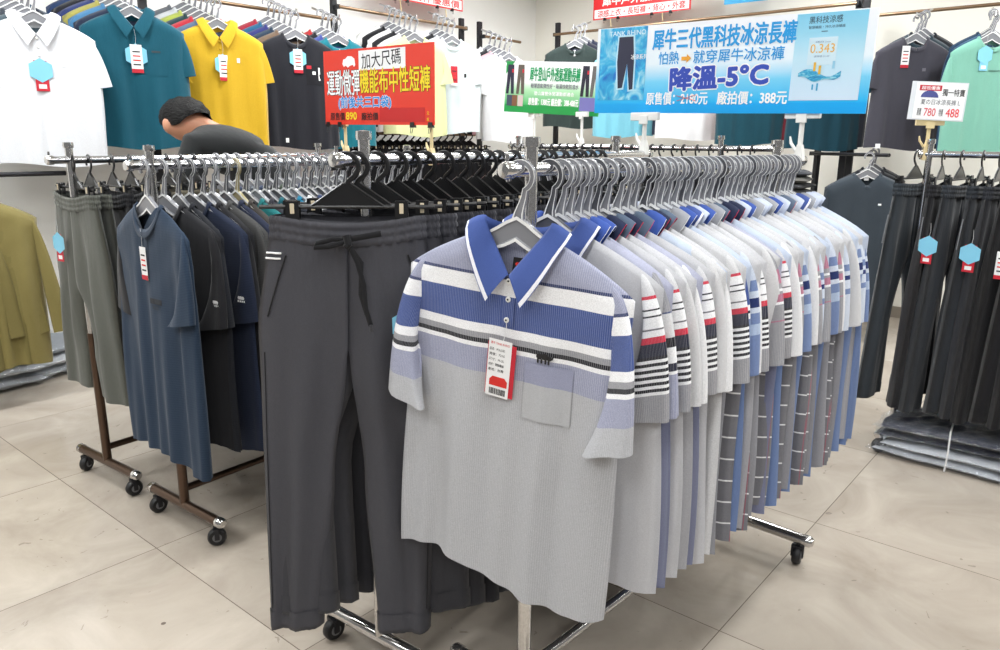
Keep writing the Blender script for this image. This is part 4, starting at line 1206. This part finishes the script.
poly(bn, 'printed_arrow', [(-.136, .038), (-.116, .038), (-.116, .046), (-.100, .032), (-.116, .018), (-.116, .026), (-.136, .026)], ink((232, 160, 40)), -.0040)
letter(bn, '就穿犀牛冰涼褲', .064, .036, .31, .042, BLUE, -.0040, .012)
letter(bn, '降溫-5°C', .0, -.030, .345, .074, WHITEINK, -.0034, .1, rad(-2))
letter(bn, '降溫-5°C', .0, -.030, .345, .074, DBLUE, -.0042, .045, rad(-2))
letter(bn, '原售價：2180元', -.145, -.099, .235, .042, WHITEINK, -.0040, .03)
letter(bn, '廠拍價：388元', .125, -.099, .235, .042, WHITEINK, -.0040, .03)
m = MB()
for a_, b_ in (((-.145, -.09), (-.07, -.108)), ((-.142, -.108), (-.07, -.088))): m.tube([(a_[0], -.005, a_[1]), (b_[0], -.005, b_[1])], .0009, 5)
m.put('red_strike', REDINK, bn)
# right hand panel
card(bn, 'pale_panel', .352, .018, .208, .255, grad_mat('panel_print', [(0, (206, 226, 244)), (.5, (190, 226, 242)), (.78, (150, 212, 236)), (1, (128, 204, 234))]), -.0035)
letter(bn, '黑科技涼感', .335, .126, .098, .021, ink((40, 60, 84)), -.0044, .004)
letter(bn, '智慧機能・持久冰涼纖維', .340, .105, .108, .009, ink((70, 96, 120)), -.0044, 0)
card(bn, 'printed_rule', .335, .092, .018, .002, ink((60, 84, 110)), -.0044)
card(bn, 'pale_square', .335, .035, .085, .08, ink((204, 228, 240)), -.0042)
letter(bn, '0.343', .335, .043, .072, .026, ink((232, 178, 70)), -.0050, 0)
letter(bn, '接觸涼感 Q-max', .335, .062, .045, .006, ink((120, 150, 176)), -.0050, 0)
letter(bn, '標準值 0.140', .335, .020, .045, .006, ink((120, 150, 176)), -.0050, 0)
wv = [(.27 + .128 * k / 16, -.028 + .012 * math.sin(k / 16 * 6.6)) for k in range(17)] + [(.398 - .128 * k / 16, -.040 - .012 * math.sin(k / 16 * 3.4) - .004 * math.sin(k * .8)) for k in range(17)]
poly(bn, 'printed_wave', wv, water_mat('wave_print', (24, 110, 176), (60, 168, 206), (170, 224, 232), 6), -.0050)
for x_, z_, c_, h_ in ((.318, -.010, (232, 182, 60), .026), (.334, -.020, (232, 182, 60), .026), (.374, -.006, (150, 206, 232), .022)): card(bn, 'printed_arrow', x_, z_, .007, h_, ink(c_), -.0056)
for x_, h_ in ((.318, .016), (.332, .022)): card(bn, 'printed_arrow', x_, -.070, .005, h_, ink((60, 160, 204)), -.0050)
sign_clip(PANT.at(1.36), 1.432, RZN, 'white clamp on the jogger rack holding the left of the blue banner', WHITEP, 'white sign clamps')
sign_clip(POLO.at(1.325), 1.432, RZN, 'white clamp at the far end of the polo rail under the blue banner', WHITEP, 'white sign clamps')

# ---- red sign
rs = thing('red_sign', 'red sign for stretch shorts above the T-shirt rack', 'sign', W(2.43, -2.80, 1.588), (0, rad(0.8), RZN))
MB().box((0, 0, 0), (.765, .005, .345)).put('sign_board', plain('sign_red', (222, 52, 30), .4), rs, smooth=False)
card(rs, 'white_sticker', .045, .118, .32, .088, PAPER, -.0035)
letter(rs, '加大尺碼', .04, .12, .27, .068, INK, -.0042, .006, rad(-3))
hx = [(-.235, .108), (-.228, .128), (-.21, .132), (-.195, .142), (-.165, .14), (-.145, .128), (-.14, .10), (-.15, .092), (-.158, .102), (-.18, .098), (-.195, .09), (-.21, .10), (-.225, .095)]
poly(rs, 'white_animal_emblem', hx, WHITEINK, -.0036)
YEL = ink((240, 212, 30))
letter(rs, '運動微彈', -.235, .022, .245, .118, INK, -.0034, .06); letter(rs, '運動微彈', -.235, .022, .245, .118, WHITEINK, -.0042, .018)
letter(rs, '機能布中性短褲', .125, .026, .47, .108, INK, -.0034, .05); letter(rs, '機能布中性短褲', .125, .026, .47, .108, YEL, -.0042, .026)
letter(rs, '(前後共三口袋)', -.085, -.072, .38, .06, WHITEINK, -.0034, .06); letter(rs, '(前後共三口袋)', -.085, -.072, .38, .06, ink((30, 140, 216)), -.0042, .028)
letter(rs, '原售價', -.285, -.134, .11, .036, INK, -.0040, .014); letter(rs, '890', -.18, -.132, .08, .034, YEL, -.0040, .03)
letter(rs, '廠拍價', -.045, -.134, .12, .036, INK, -.0040, .014)
card(rs, 'dark_red_patch', .175, -.128, .30, .062, plain('patch_red', (196, 24, 24), .4), -.0036)
letter(rs, '元', .345, -.122, .014, .014, YEL, -.0040); letter(rs, '起', .345, -.148, .014, .014, YEL, -.0040)
for x_ in (-.36, -.27, .245, .36): binder(rs, x_, -.172, 1.2)
sign_clip(SHOR.at(1.33), 1.425, RZN, 'cream clamp on the shorts rack under the left of the red sign', CREAMP, 'cream sign clamps', w=.03)
sign_clip(TEER.at(1.31), 1.425, RZN, 'cream clamp on the T-shirt rack under the right of the red sign', CREAMP, 'cream sign clamps', w=.03)

# ---- green sign on the far rack
gs = thing('green_sign', 'green and white sign for outdoor trousers on the far rack', 'sign', W(3.68, -2.71, 1.645), (0, rad(3.5), RZN + rad(9)))
MB().box((0, 0, 0), (.62, .005, .29)).put('sign_board', grad_mat('green_print', [(0, (20, 150, 70)), (.15, (22, 152, 72)), (.16, (70, 178, 100)), (.45, (170, 222, 176)), (.62, (240, 246, 244)), (1, (248, 248, 250))]), gs, smooth=False)
poly(gs, 'green_corner', [(-.309, .144), (-.25, .144), (-.309, .07)], ink((22, 150, 72)), -.0036)
for x_, c_ in ((-.275, (32, 34, 58)), (-.205, (92, 84, 74)), (.215, (28, 30, 48)), (.275, (96, 94, 92))):
    poly(gs, 'printed_trousers', [(x_ - .02, .125), (x_ + .02, .125), (x_ + .027, -.04), (x_ + .008, -.04), (x_, .06), (x_ - .009, -.04), (x_ - .027, -.04)], ink(c_), -.0040)
    card(gs, 'printed_badge', x_ + .014, .09, .012, .02, REDP, -.0046)
for x_, c_ in ((-.275, (60, 72, 92)), (-.24, (120, 80, 54)), (-.2, (206, 190, 186))): card(gs, 'printed_photo', x_, -.078, .036, .062, ink(c_), -.0038)
card(gs, 'purple_panel', .245, -.082, .115, .075, ink((112, 110, 172)), -.0038)
letter(gs, '犀牛登山戶外透氣運動長褲', .018, .075, .325, .076, ink((10, 150, 90)), -.0042, .05)
letter(gs, '輕薄透氣彈性好・吸濕快乾防潑水', .02, .01, .31, .026, ink((110, 110, 122)), -.0042, .02)
letter(gs, '登山露營休閒運動都適合', .02, -.032, .26, .022, WHITEINK, -.0042, .02)
letter(gs, '原售價：1380元 廠拍價：388-488元', .018, -.078, .325, .042, WHITEINK, -.0042, .04)
sign_clip(FARR.at(.12), 1.50, RZN, 'white clamp on the far rack under the left of the green sign', WHITEP, 'white sign clamps', w=.08)
sign_clip(FARR.at(.46), 1.495, RZN, 'white clamp on the far rack under the right of the green sign', WHITEP, 'white sign clamps', w=.08)

# ---- small price sign on the right rack
ps = thing('price_sign', 'small clear price sign clipped to the right-hand trouser rack', 'sign', RIGH.at(-.02, 1.515) + Vector((.015, -.02, 0)), (rad(-4), rad(3), rad(-12)))
MB().box((0, 0, 0), (.215, .004, .155), bev=.001).put('acrylic_holder', plain('acrylic', (222, 226, 230), .1, coat=.5), ps, smooth=False)
card(ps, 'paper_sheet', .006, 0, .19, .146, PAPER, -.0026)
card(ps, 'red_panel', -.035, .052, .085, .022, REDP, -.0034); letter(ps, '超低優惠', -.035, .052, .07, .014, WHITEINK, -.0040, .01)
poly(ps, 'blue_arch', [(-.035 + .034 * math.cos(a * PI / 10), .014 + .028 * math.sin(a * PI / 10)) for a in range(11)], ink((70, 78, 140)), -.0034)
letter(ps, '獨一特賣', .055, .036, .085, .028, INK, -.0034, .02)
letter(ps, '夏の日冰涼長褲 L', .01, -.004, .15, .022, ink((90, 92, 100)), -.0034, .004)
letter(ps, '原價', -.066, -.045, .016, .03, INK, -.0034); letter(ps, '780', -.025, -.045, .045, .032, ink((214, 80, 90)), -.0034)
letter(ps, '特價', .018, -.045, .016, .03, INK, -.0034); letter(ps, '488', .062, -.045, .05, .034, ink((226, 50, 62)), -.0034)
c = sign_clip(RIGH.at(-.015), 1.432, rad(-12), 'cream clamp holding the small price sign on the right rack', CREAMP, 'cream sign clamps', w=.11)

# ---- red notices above the wall rails
for (s_, q_, z_, rz_, w_, lab, tx) in ((4.70, -4.75, 2.535, AD, .86, 'red and white notice above the left wall rail', ('大尺碼專區', '任選兩件優惠價')),
                               (6.2, -3.62, 2.53, RZN, .97, 'red and white notice above the right wall rail', ('犀牛戶外服飾特賣', '涼感上衣・長短褲・背心・外套'))):
    ns = thing('red_notice', lab, 'sign', W(s_, q_, z_), (0, 0, rz_))
    MB().box((0, 0, 0), (w_, .005, .20)).put('sign_board', plain('notice_red', (222, 40, 44), .45), ns, smooth=False)
    letter(ns, tx[0], 0, .045, w_ * .8, .07, WHITEINK, -.0036, .03)
    card(ns, 'white_strip', 0, -.052, w_ * .97, .075, PAPER, -.0033)
    letter(ns, tx[1], 0, -.052, w_ * .9, .058, ink((214, 36, 40)), -.0040, .02)
    for x_ in (-.36, -.22, .12, .3): binder(ns, x_, -.1, 1.2)
    for x_ in (-.3, .22): MB().tube([(x_, .0, -.1), (x_ + .01, .0, -.17), (x_ + .012, 0, z_ * 0 - .26)], .004, 6).put('hanging_wire', CREAMP, ns)
nb = thing('blue_notice', 'blue notice high on the right wall beside the red notice', 'sign', W(6.2, -2.66, 2.52), (0, 0, RZN))
MB().box((0, 0, 0), (.36, .005, .17)).put('sign_board', plain('notice_blue', (60, 170, 226), .45), nb, smooth=False)
letter(nb, '涼感', 0, .0, .2, .09, WHITEINK, -.0036, .02)

# ================================================================== wrapped bundles on the floor
def pillow(seed, lx, ly, h, n=26):
    r = random.Random(seed); ph = [r.uniform(0, 6.28) for _ in range(6)]
    V, F = [], []
    for side in (1, -1):
        for j in range(n + 1):
            for i in range(n + 1):
                u, v = -1 + 2 * i / n, -1 + 2 * j / n
                e = (1 - u ** 4) * (1 - v ** 4)
                z = h * .5 * max(0, e) ** .4 * (1 if side > 0 else .8)
                wr = .006 * math.sin(u * 9 + ph[0] + 3 * v) * math.sin(v * 7 + ph[1]) + .004 * math.sin(u * 17 - v * 11 + ph[2])
                V.append((u * lx / 2 * (1 + .02 * math.sin(v * 6 + ph[3])), v * ly / 2 * (1 + .03 * math.sin(u * 5 + ph[4])), side * (z + wr * e)))
    m = n + 1
    for sd in (0, 1):
        o = sd * m * m
        for j in range(n):
            for i in range(n):
                a = o + j * m + i; q = (a, a + 1, a + m + 1, a + m)
                F.append(q if sd == 0 else q[::-1])
    return mesh('bag_shape', V, F)
def plastic_mat():
    m, nt, p = _new('clear_plastic_film')
    n = nt.nodes; out = n['Material Output']
    tr = n.new('ShaderNodeBsdfTransparent'); tr.inputs['Color'].default_value = (.96, .97, .98, 1)
    gl = n.new('ShaderNodeBsdfGlossy'); gl.inputs['Roughness'].default_value = .08
    df = n.new('ShaderNodeBsdfDiffuse'); df.inputs['Color'].default_value = (.8, .82, .85, 1)
    tc = n.new('ShaderNodeTexCoord'); nz = n.new('ShaderNodeTexNoise'); nz.inputs['Scale'].default_value = 22; nz.inputs['Detail'].default_value = 5; nz.inputs['Distortion'].default_value = 2
    nt.links.new(tc.outputs['Object'], nz.inputs['Vector'])
    bp = n.new('ShaderNodeBump'); bp.inputs['Strength'].default_value = .9; bp.inputs['Distance'].default_value = .02; nt.links.new(nz.outputs['Fac'], bp.inputs['Height'])
    nt.links.new(bp.outputs['Normal'], gl.inputs['Normal'])
    m1 = n.new('ShaderNodeMixShader'); m1.inputs['Fac'].default_value = .07; nt.links.new(tr.outputs[0], m1.inputs[1]); nt.links.new(gl.outputs[0], m1.inputs[2])
    m2 = n.new('ShaderNodeMixShader'); m2.inputs['Fac'].default_value = .04; nt.links.new(m1.outputs[0], m2.inputs[1]); nt.links.new(df.outputs[0], m2.inputs[2])
    nt.links.new(m2.outputs[0], out.inputs['Surface'])
    return m
FILM = plastic_mat()
BAGS = [pillow(k, .50, .36, .05) for k in range(4)]
def bundle(P, rz, n, label, cols, group, sc_=1.0, tie=True, fat=1.0):
    z = .0
    for k in range(n):
        h = .042 * sc_ * fat
        c, wd = cols[k % len(cols)]
        pos = ('lowest', 'second up', 'third up', 'fourth up', 'fifth up', 'sixth up')[k] if k < n - 1 else 'topmost'
        t = thing('wrapped_garment', '%s garment in clear plastic, %s, %s' % (wd, pos, label), 'wrapped garment', P + Vector((rnd.uniform(-.012, .012), rnd.uniform(-.012, .012), z + h * .55)), (rad(rnd.uniform(-1, 1)), rad(rnd.uniform(-1.5, 1.5)), rz + rad(rnd.uniform(-4, 4))), group)
        put('folded_garment', BAGS[k % 4], fabric(c, rough=.8), t, scale=(.93 * sc_, .92 * sc_, .8 * sc_ * fat))
        put('plastic_bag', BAGS[(k + 1) % 4], FILM, t, scale=(1.02 * sc_, 1.02 * sc_, sc_ * fat))
        z += h * .92
    if tie:
        s_ = thing('tie_string', 'white string tied round the stack %s' % label, 'string', P, (0, 0, rz))
        m = MB()
        x_ = .02
        hh = z + .012
        m.tube([(x_, -.19 * sc_, .01), (x_ + .004, -.192 * sc_, hh * .5), (x_, -.17 * sc_, hh), (x_ - .01, 0, hh + .008), (x_, .17 * sc_, hh), (x_, .192 * sc_, hh * .5), (x_, .19 * sc_, .01)], .0035, 6)
        m.put('string_loop', STRING, s_)
cl = [((206, 208, 212), 'white'), ((214, 216, 220), 'pale grey'), ((38, 42, 60), 'navy'), ((32, 36, 54), 'navy')]
bundle(Vector((1.97, 3.09, 0)), rad(-38), 4, 'stack under the right rack', cl, 'plastic-wrapped garments under the right rack', 1.05)
bundle(Vector((2.37, 2.70, 0)), rad(-46), 4, 'stack at the right photo edge', cl, 'plastic-wrapped garments under the right rack', 1.0)
bundle(Vector((2.30, 3.30, 0)), rad(-44), 3, 'rear stack below the right rack', cl[1:], 'plastic-wrapped garments under the right rack', 1.0, False)
cg = [((190, 194, 200), 'grey'), ((208, 211, 215), 'white'), ((170, 176, 184), 'dull grey'), ((200, 203, 208), 'pale')]
for k, (s_, q_, n_) in enumerate(((1.22, -4.72, 5), (.80, -4.62, 4), (1.55, -4.80, 3))):
    bundle(W(s_, q_), AD + rad((4, -10, 12)[k]), n_, 'in the %s heap below the khaki jackets' % ('middle', 'nearest', 'far')[k], cg, 'plastic-wrapped garments at the left wall', 1.05, False, 1.55)
# dark folded stock on a table behind the polo rack
tb = thing('display_table', 'low white table behind the polo rack carrying dark folded clothes', 'table', W(5.3, -1.98), (0, 0, AD))
MB().box((0, 0, .93), (.5, .6, .03), bev=.003).put('table_top', WHITEP, tb, smooth=False)
for a_ in (-1, 1):
    for b_ in (-1, 1): MB().box((a_ * .22, b_ * .27, .457), (.035, .035, .914)).put('leg', BLACKM, tb, smooth=False)
for k in range(5):
    o = put('folded_jacket', BAGS[k % 4], fabric(((38, 38, 42), (60, 60, 62), (30, 30, 34), (90, 88, 84), (44, 46, 52))[k]), None, W(5.3, -1.98, .975 + .042 * k), (0, 0, AD + rad(80 + 7 * k)), (1, 1, 1))
    tag(o, 'dark folded jacket, %s from the table top behind the polo rack' % ORD[k], 'jacket', 'folded jackets on the table')

# ================================================================== person bending behind the shorts rack
def skin_body(name, nodes, edges, mat, parent, sub=2):
    """nodes: {key: (co, rx, ry)}"""
    keys = list(nodes); ix = {k: i for i, k in enumerate(keys)}
    me = bpy.data.meshes.new(name)
    me.from_pydata([nodes[k][0] for k in keys], [(ix[a], ix[b]) for a, b in edges], [])
    o = bpy.data.objects.new(name, me); COL.objects.link(o)
    md = o.modifiers.new('skin', 'SKIN'); md.use_smooth_shade = True
    for i, k in enumerate(keys):
        sv = me.skin_vertices[0].data[i]; sv.radius = nodes[k][1:3]; sv.use_root = (i == 0)
    o.modifiers.new('sub', 'SUBSURF').levels = sub
    o.modifiers['sub'].render_levels = sub
    bpy.context.view_layer.update()
    m2 = bpy.data.meshes.new_from_object(o.evaluated_get(bpy.context.evaluated_depsgraph_get()))
    bpy.data.objects.remove(o); m2.name = name + '_shape'
    m2.polygons.foreach_set('use_smooth', [True] * len(m2.polygons))
    m2.materials.clear(); m2.materials.append(None)
    return put(name, m2, mat, parent)
def skin_mat():
    m, nt, p = _new('warm_skin')
    p.inputs['Base Color'].default_value = s2l((206, 148, 118)); p.inputs['Roughness'].default_value = .5
    p.inputs['Subsurface Weight'].default_value = .15; p.inputs['Subsurface Radius'].default_value = (.012, .005, .003)
    return m
SKIN = skin_mat()
pp = thing('person', 'person in a black shirt bending forward behind the shorts rack', 'person', (-.93, 3.86, 0))
ox, oy = .93, -3.86
def G(x, y, z): return (x + ox, y + oy, z)
Hc_ = Vector((-1.556, 3.85, 1.436)); fwh = Vector((-.55, .30, -.78)).normalized(); lfh = Vector((-.48, -.88, 0)).normalized()
def HH(f_=0, l_=0, z_=0): p = Hc_ + fwh * f_ + lfh * l_; return G(p.x, p.y, p.z + z_)
nd = {
 'pel': (G(-1.10, 3.92, .90), .145, .13), 'wst': (G(-1.15, 3.91, 1.06), .11, .10), 'chs': (G(-1.275, 3.89, 1.24), .11, .10), 'upc': (G(-1.36, 3.875, 1.315), .095, .09),
 'nk0': (G(-1.42, 3.865, 1.365), .066, .064), 'nk1': (G(-1.47, 3.86, 1.395), .056, .056), 'hd0': (HH(.0, 0, -.02), .088, .088), 'hd1': (HH(.02, 0, .025), .085, .085),
 'jaw': (HH(.06, 0, -.05), .045, .045), 'nose': (HH(.115, 0, .01), .012, .013),
 'earl': (HH(.03, .125, -.005), .017, .032), 'earr': (HH(.03, -.125, -.005), .017, .032),
}
ed = [('pel', 'wst'), ('wst', 'chs'), ('chs', 'upc'), ('upc', 'nk0'), ('nk0', 'nk1'), ('nk1', 'hd0'), ('hd0', 'hd1'), ('hd0', 'jaw'), ('hd1', 'nose'), ('hd0', 'earl'), ('hd0', 'earr')]
for sd, sg in (('l', -1), ('r', 1)):
    y = 3.88 + sg * .19
    nd.update({'sh' + sd: (G(-1.33, y - sg * .02, 1.285), .065, .065), 'el' + sd: (G(-1.40, y + sg * .05, 1.06), .045, .045), 'wr' + sd: (G(-1.58, y - sg * .02, .93), .03, .026), 'ha' + sd: (G(-1.65, y - sg * .03, .90), .034, .02),
               'hp' + sd: (G(-1.09, 3.92 + sg * .09, .86), .095, .09), 'kn' + sd: (G(-1.13, 3.90 + sg * .11, .48), .06, .06), 'an' + sd: (G(-1.08, 3.92 + sg * .12, .08), .038, .038), 'to' + sd: (G(-1.22, 3.92 + sg * .13, .035), .036, .03)})
    ed += [('upc', 'sh' + sd), ('sh' + sd, 'el' + sd), ('el' + sd, 'wr' + sd), ('wr' + sd, 'ha' + sd), ('pel', 'hp' + sd), ('hp' + sd, 'kn' + sd), ('kn' + sd, 'an' + sd), ('an' + sd, 'to' + sd)]
    for q, (dy, ln, dz) in enumerate(((-.024, .062, -.02), (-.009, .075, -.024), (.007, .072, -.024), (.022, .056, -.02))):
        k1, k2 = 'f%s%da' % (sd, q), 'f%s%db' % (sd, q)
        hx_, hy_, hz_ = -1.65, y - sg * .03, .90
        nd[k1] = (G(hx_ - .045, hy_ + dy, hz_ - .008), .009, .009); nd[k2] = (G(hx_ - .045 - ln * .8, hy_ + dy, hz_ - .01 + dz), .0075, .0075)
        ed += [('ha' + sd, k1), (k1, k2)]
    if sd == 'l': nd['shl'] = (G(-1.47, 3.735, 1.30), .062, .062); nd['ell'] = (G(-1.54, 3.68, 1.06), .045, .045)
    nd['t' + sd] = (G(-1.635, y - sg * .075, .885), .010, .010); nd['tt' + sd] = (G(-1.675, y - sg * .085, .875), .008, .008)
    ed += [('ha' + sd, 't' + sd), ('t' + sd, 'tt' + sd)]
skin_body('body', nd, ed, SKIN, pp)
sh = {'wst': (G(-1.10, 3.92, .98), .165, .15), 'mid': (G(-1.19, 3.91, 1.12), .18, .165), 'chs': (G(-1.275, 3.89, 1.265), .175, .16), 'upc': (G(-1.36, 3.875, 1.335), .14, .125), 'col': (G(-1.455, 3.86, 1.372), .08, .076)}
se = [('wst', 'mid'), ('mid', 'chs'), ('chs', 'upc'), ('upc', 'col')]
for sd, sg in (('l', -1), ('r', 1)):
    y = 3.88 + sg * .19
    sh['sh' + sd] = (G(-1.33, y - sg * .02, 1.285), .085, .085); sh['el' + sd] = (G(-1.40, y + sg * .04, 1.10), .07, .07)
    se += [('upc', 'sh' + sd), ('sh' + sd, 'el' + sd)]
    if sd == 'l': sh['shl'] = (G(-1.47, 3.735, 1.31), .085, .085); sh['ell'] = (G(-1.53, 3.69, 1.10), .07, .07)
shirt = skin_body('shirt', sh, se, fabric((34, 36, 37), rough=.85), pp)
tr = {'pel': (G(-1.09, 3.92, .91), .165, .15)}
te = []
for sd, sg in (('l', -1), ('r', 1)):
    tr.update({'hp' + sd: (G(-1.09, 3.92 + sg * .09, .84), .11, .105), 'kn' + sd: (G(-1.13, 3.90 + sg * .11, .48), .08, .08), 'an' + sd: (G(-1.08, 3.92 + sg * .12, .10), .06, .06)})
    te += [('pel', 'hp' + sd), ('hp' + sd, 'kn' + sd), ('kn' + sd, 'an' + sd)]
skin_body('trousers', tr, te, fabric((40, 42, 50)), pp)
# hair: a close cap over the crown and back of the head
def hair_mesh():
    r = random.Random(5); V, F = [], []
    c = Vector(HH(.005, 0, .012)); nu, nv = 36, 20
    fw = fwh; up = (Vector((0, 0, 1)) - fw * fw.z).normalized(); lf = up.cross(fw)
    for j in range(nv + 1):
        th = j / nv * PI * .72
        for i in range(nu):
            ph = 2 * PI * i / nu
            cut = 1.0
            f_ = math.cos(ph)
            lim = PI * lerp(.36, .70, 1 - ss(-.2, .85, f_))
            t = min(th, lim)
            d = up * math.cos(t) + (fw * math.cos(ph) + lf * math.sin(ph)) * math.sin(t)
            rr = .112 + .0035 * math.sin(ph * 9 + j) + r.uniform(-.002, .002)
            p = c + Vector((d.x * rr * 1.08, d.y * rr * .98, d.z * rr * .93))
            V.append(p)
    for j in range(nv):
        for i in range(nu):
            a, b = j * nu + i, j * nu + (i + 1) % nu
            F.append((a, b, b + nu, a + nu))
    return mesh('hair_shape', V, F)
def hair_mat():
    m, nt, p = _new('black_hair')
    n = nt.nodes; tc = n.new('ShaderNodeTexCoord'); nz = n.new('ShaderNodeTexNoise'); nz.inputs['Scale'].default_value = 130; nz.inputs['Detail'].default_value = 3
    mp = n.new('ShaderNodeMapping'); mp.inputs['Scale'].default_value = (.35, 1, 1)
    nt.links.new(tc.outputs['Object'], mp.inputs['Vector']); nt.links.new(mp.outputs['Vector'], nz.inputs['Vector'])
    bp = n.new('ShaderNodeBump'); bp.inputs['Strength'].default_value = .8; bp.inputs['Distance'].default_value = .01; nt.links.new(nz.outputs['Fac'], bp.inputs['Height']); nt.links.new(bp.outputs['Normal'], p.inputs['Normal'])
    p.inputs['Base Color'].default_value = s2l((17, 16, 16)); p.inputs['Roughness'].default_value = .6; p.inputs['Specular IOR Level'].default_value = .25
    return m
put('hair', hair_mesh(), hair_mat(), pp)
for sg in (-1, 1):
    MB().lathe([(0, -.008), (.008, -.005), (.010, 0), (.008, .005), (0, .008)], HH(.085, sg * .034, .01), 10).put('eye', INK, pp)

# ------------------------------------------------------------------ camera, world
w = bpy.data.worlds.new('ambient_fill'); sc.world = w; w.use_nodes = True  # even white ambient fill added from all round, no daylight source
bg = w.node_tree.nodes['Background']; bg.inputs['Color'].default_value = (1, 1, 1, 1); bg.inputs['Strength'].default_value = .22
cd = bpy.data.cameras.new('camera'); cam = bpy.data.objects.new('camera', cd); COL.objects.link(cam)
cd.sensor_width = 36; cd.lens = 752.66 * 36 / 1000; cd.clip_start = .05
cam.location = (0, 0, 1.3404)
M = Matrix.Rotation(rad(90) - .2386, 3, 'X') @ Matrix.Rotation(-(-.00584), 3, 'Z')
cam.rotation_euler = M.to_euler()
sc.camera = cam
vs = sc.view_settings
vs.view_transform = 'Standard'; vs.look = 'None'; vs.gamma = 1; vs.use_curve_mapping = False; vs.exposure = 0.05
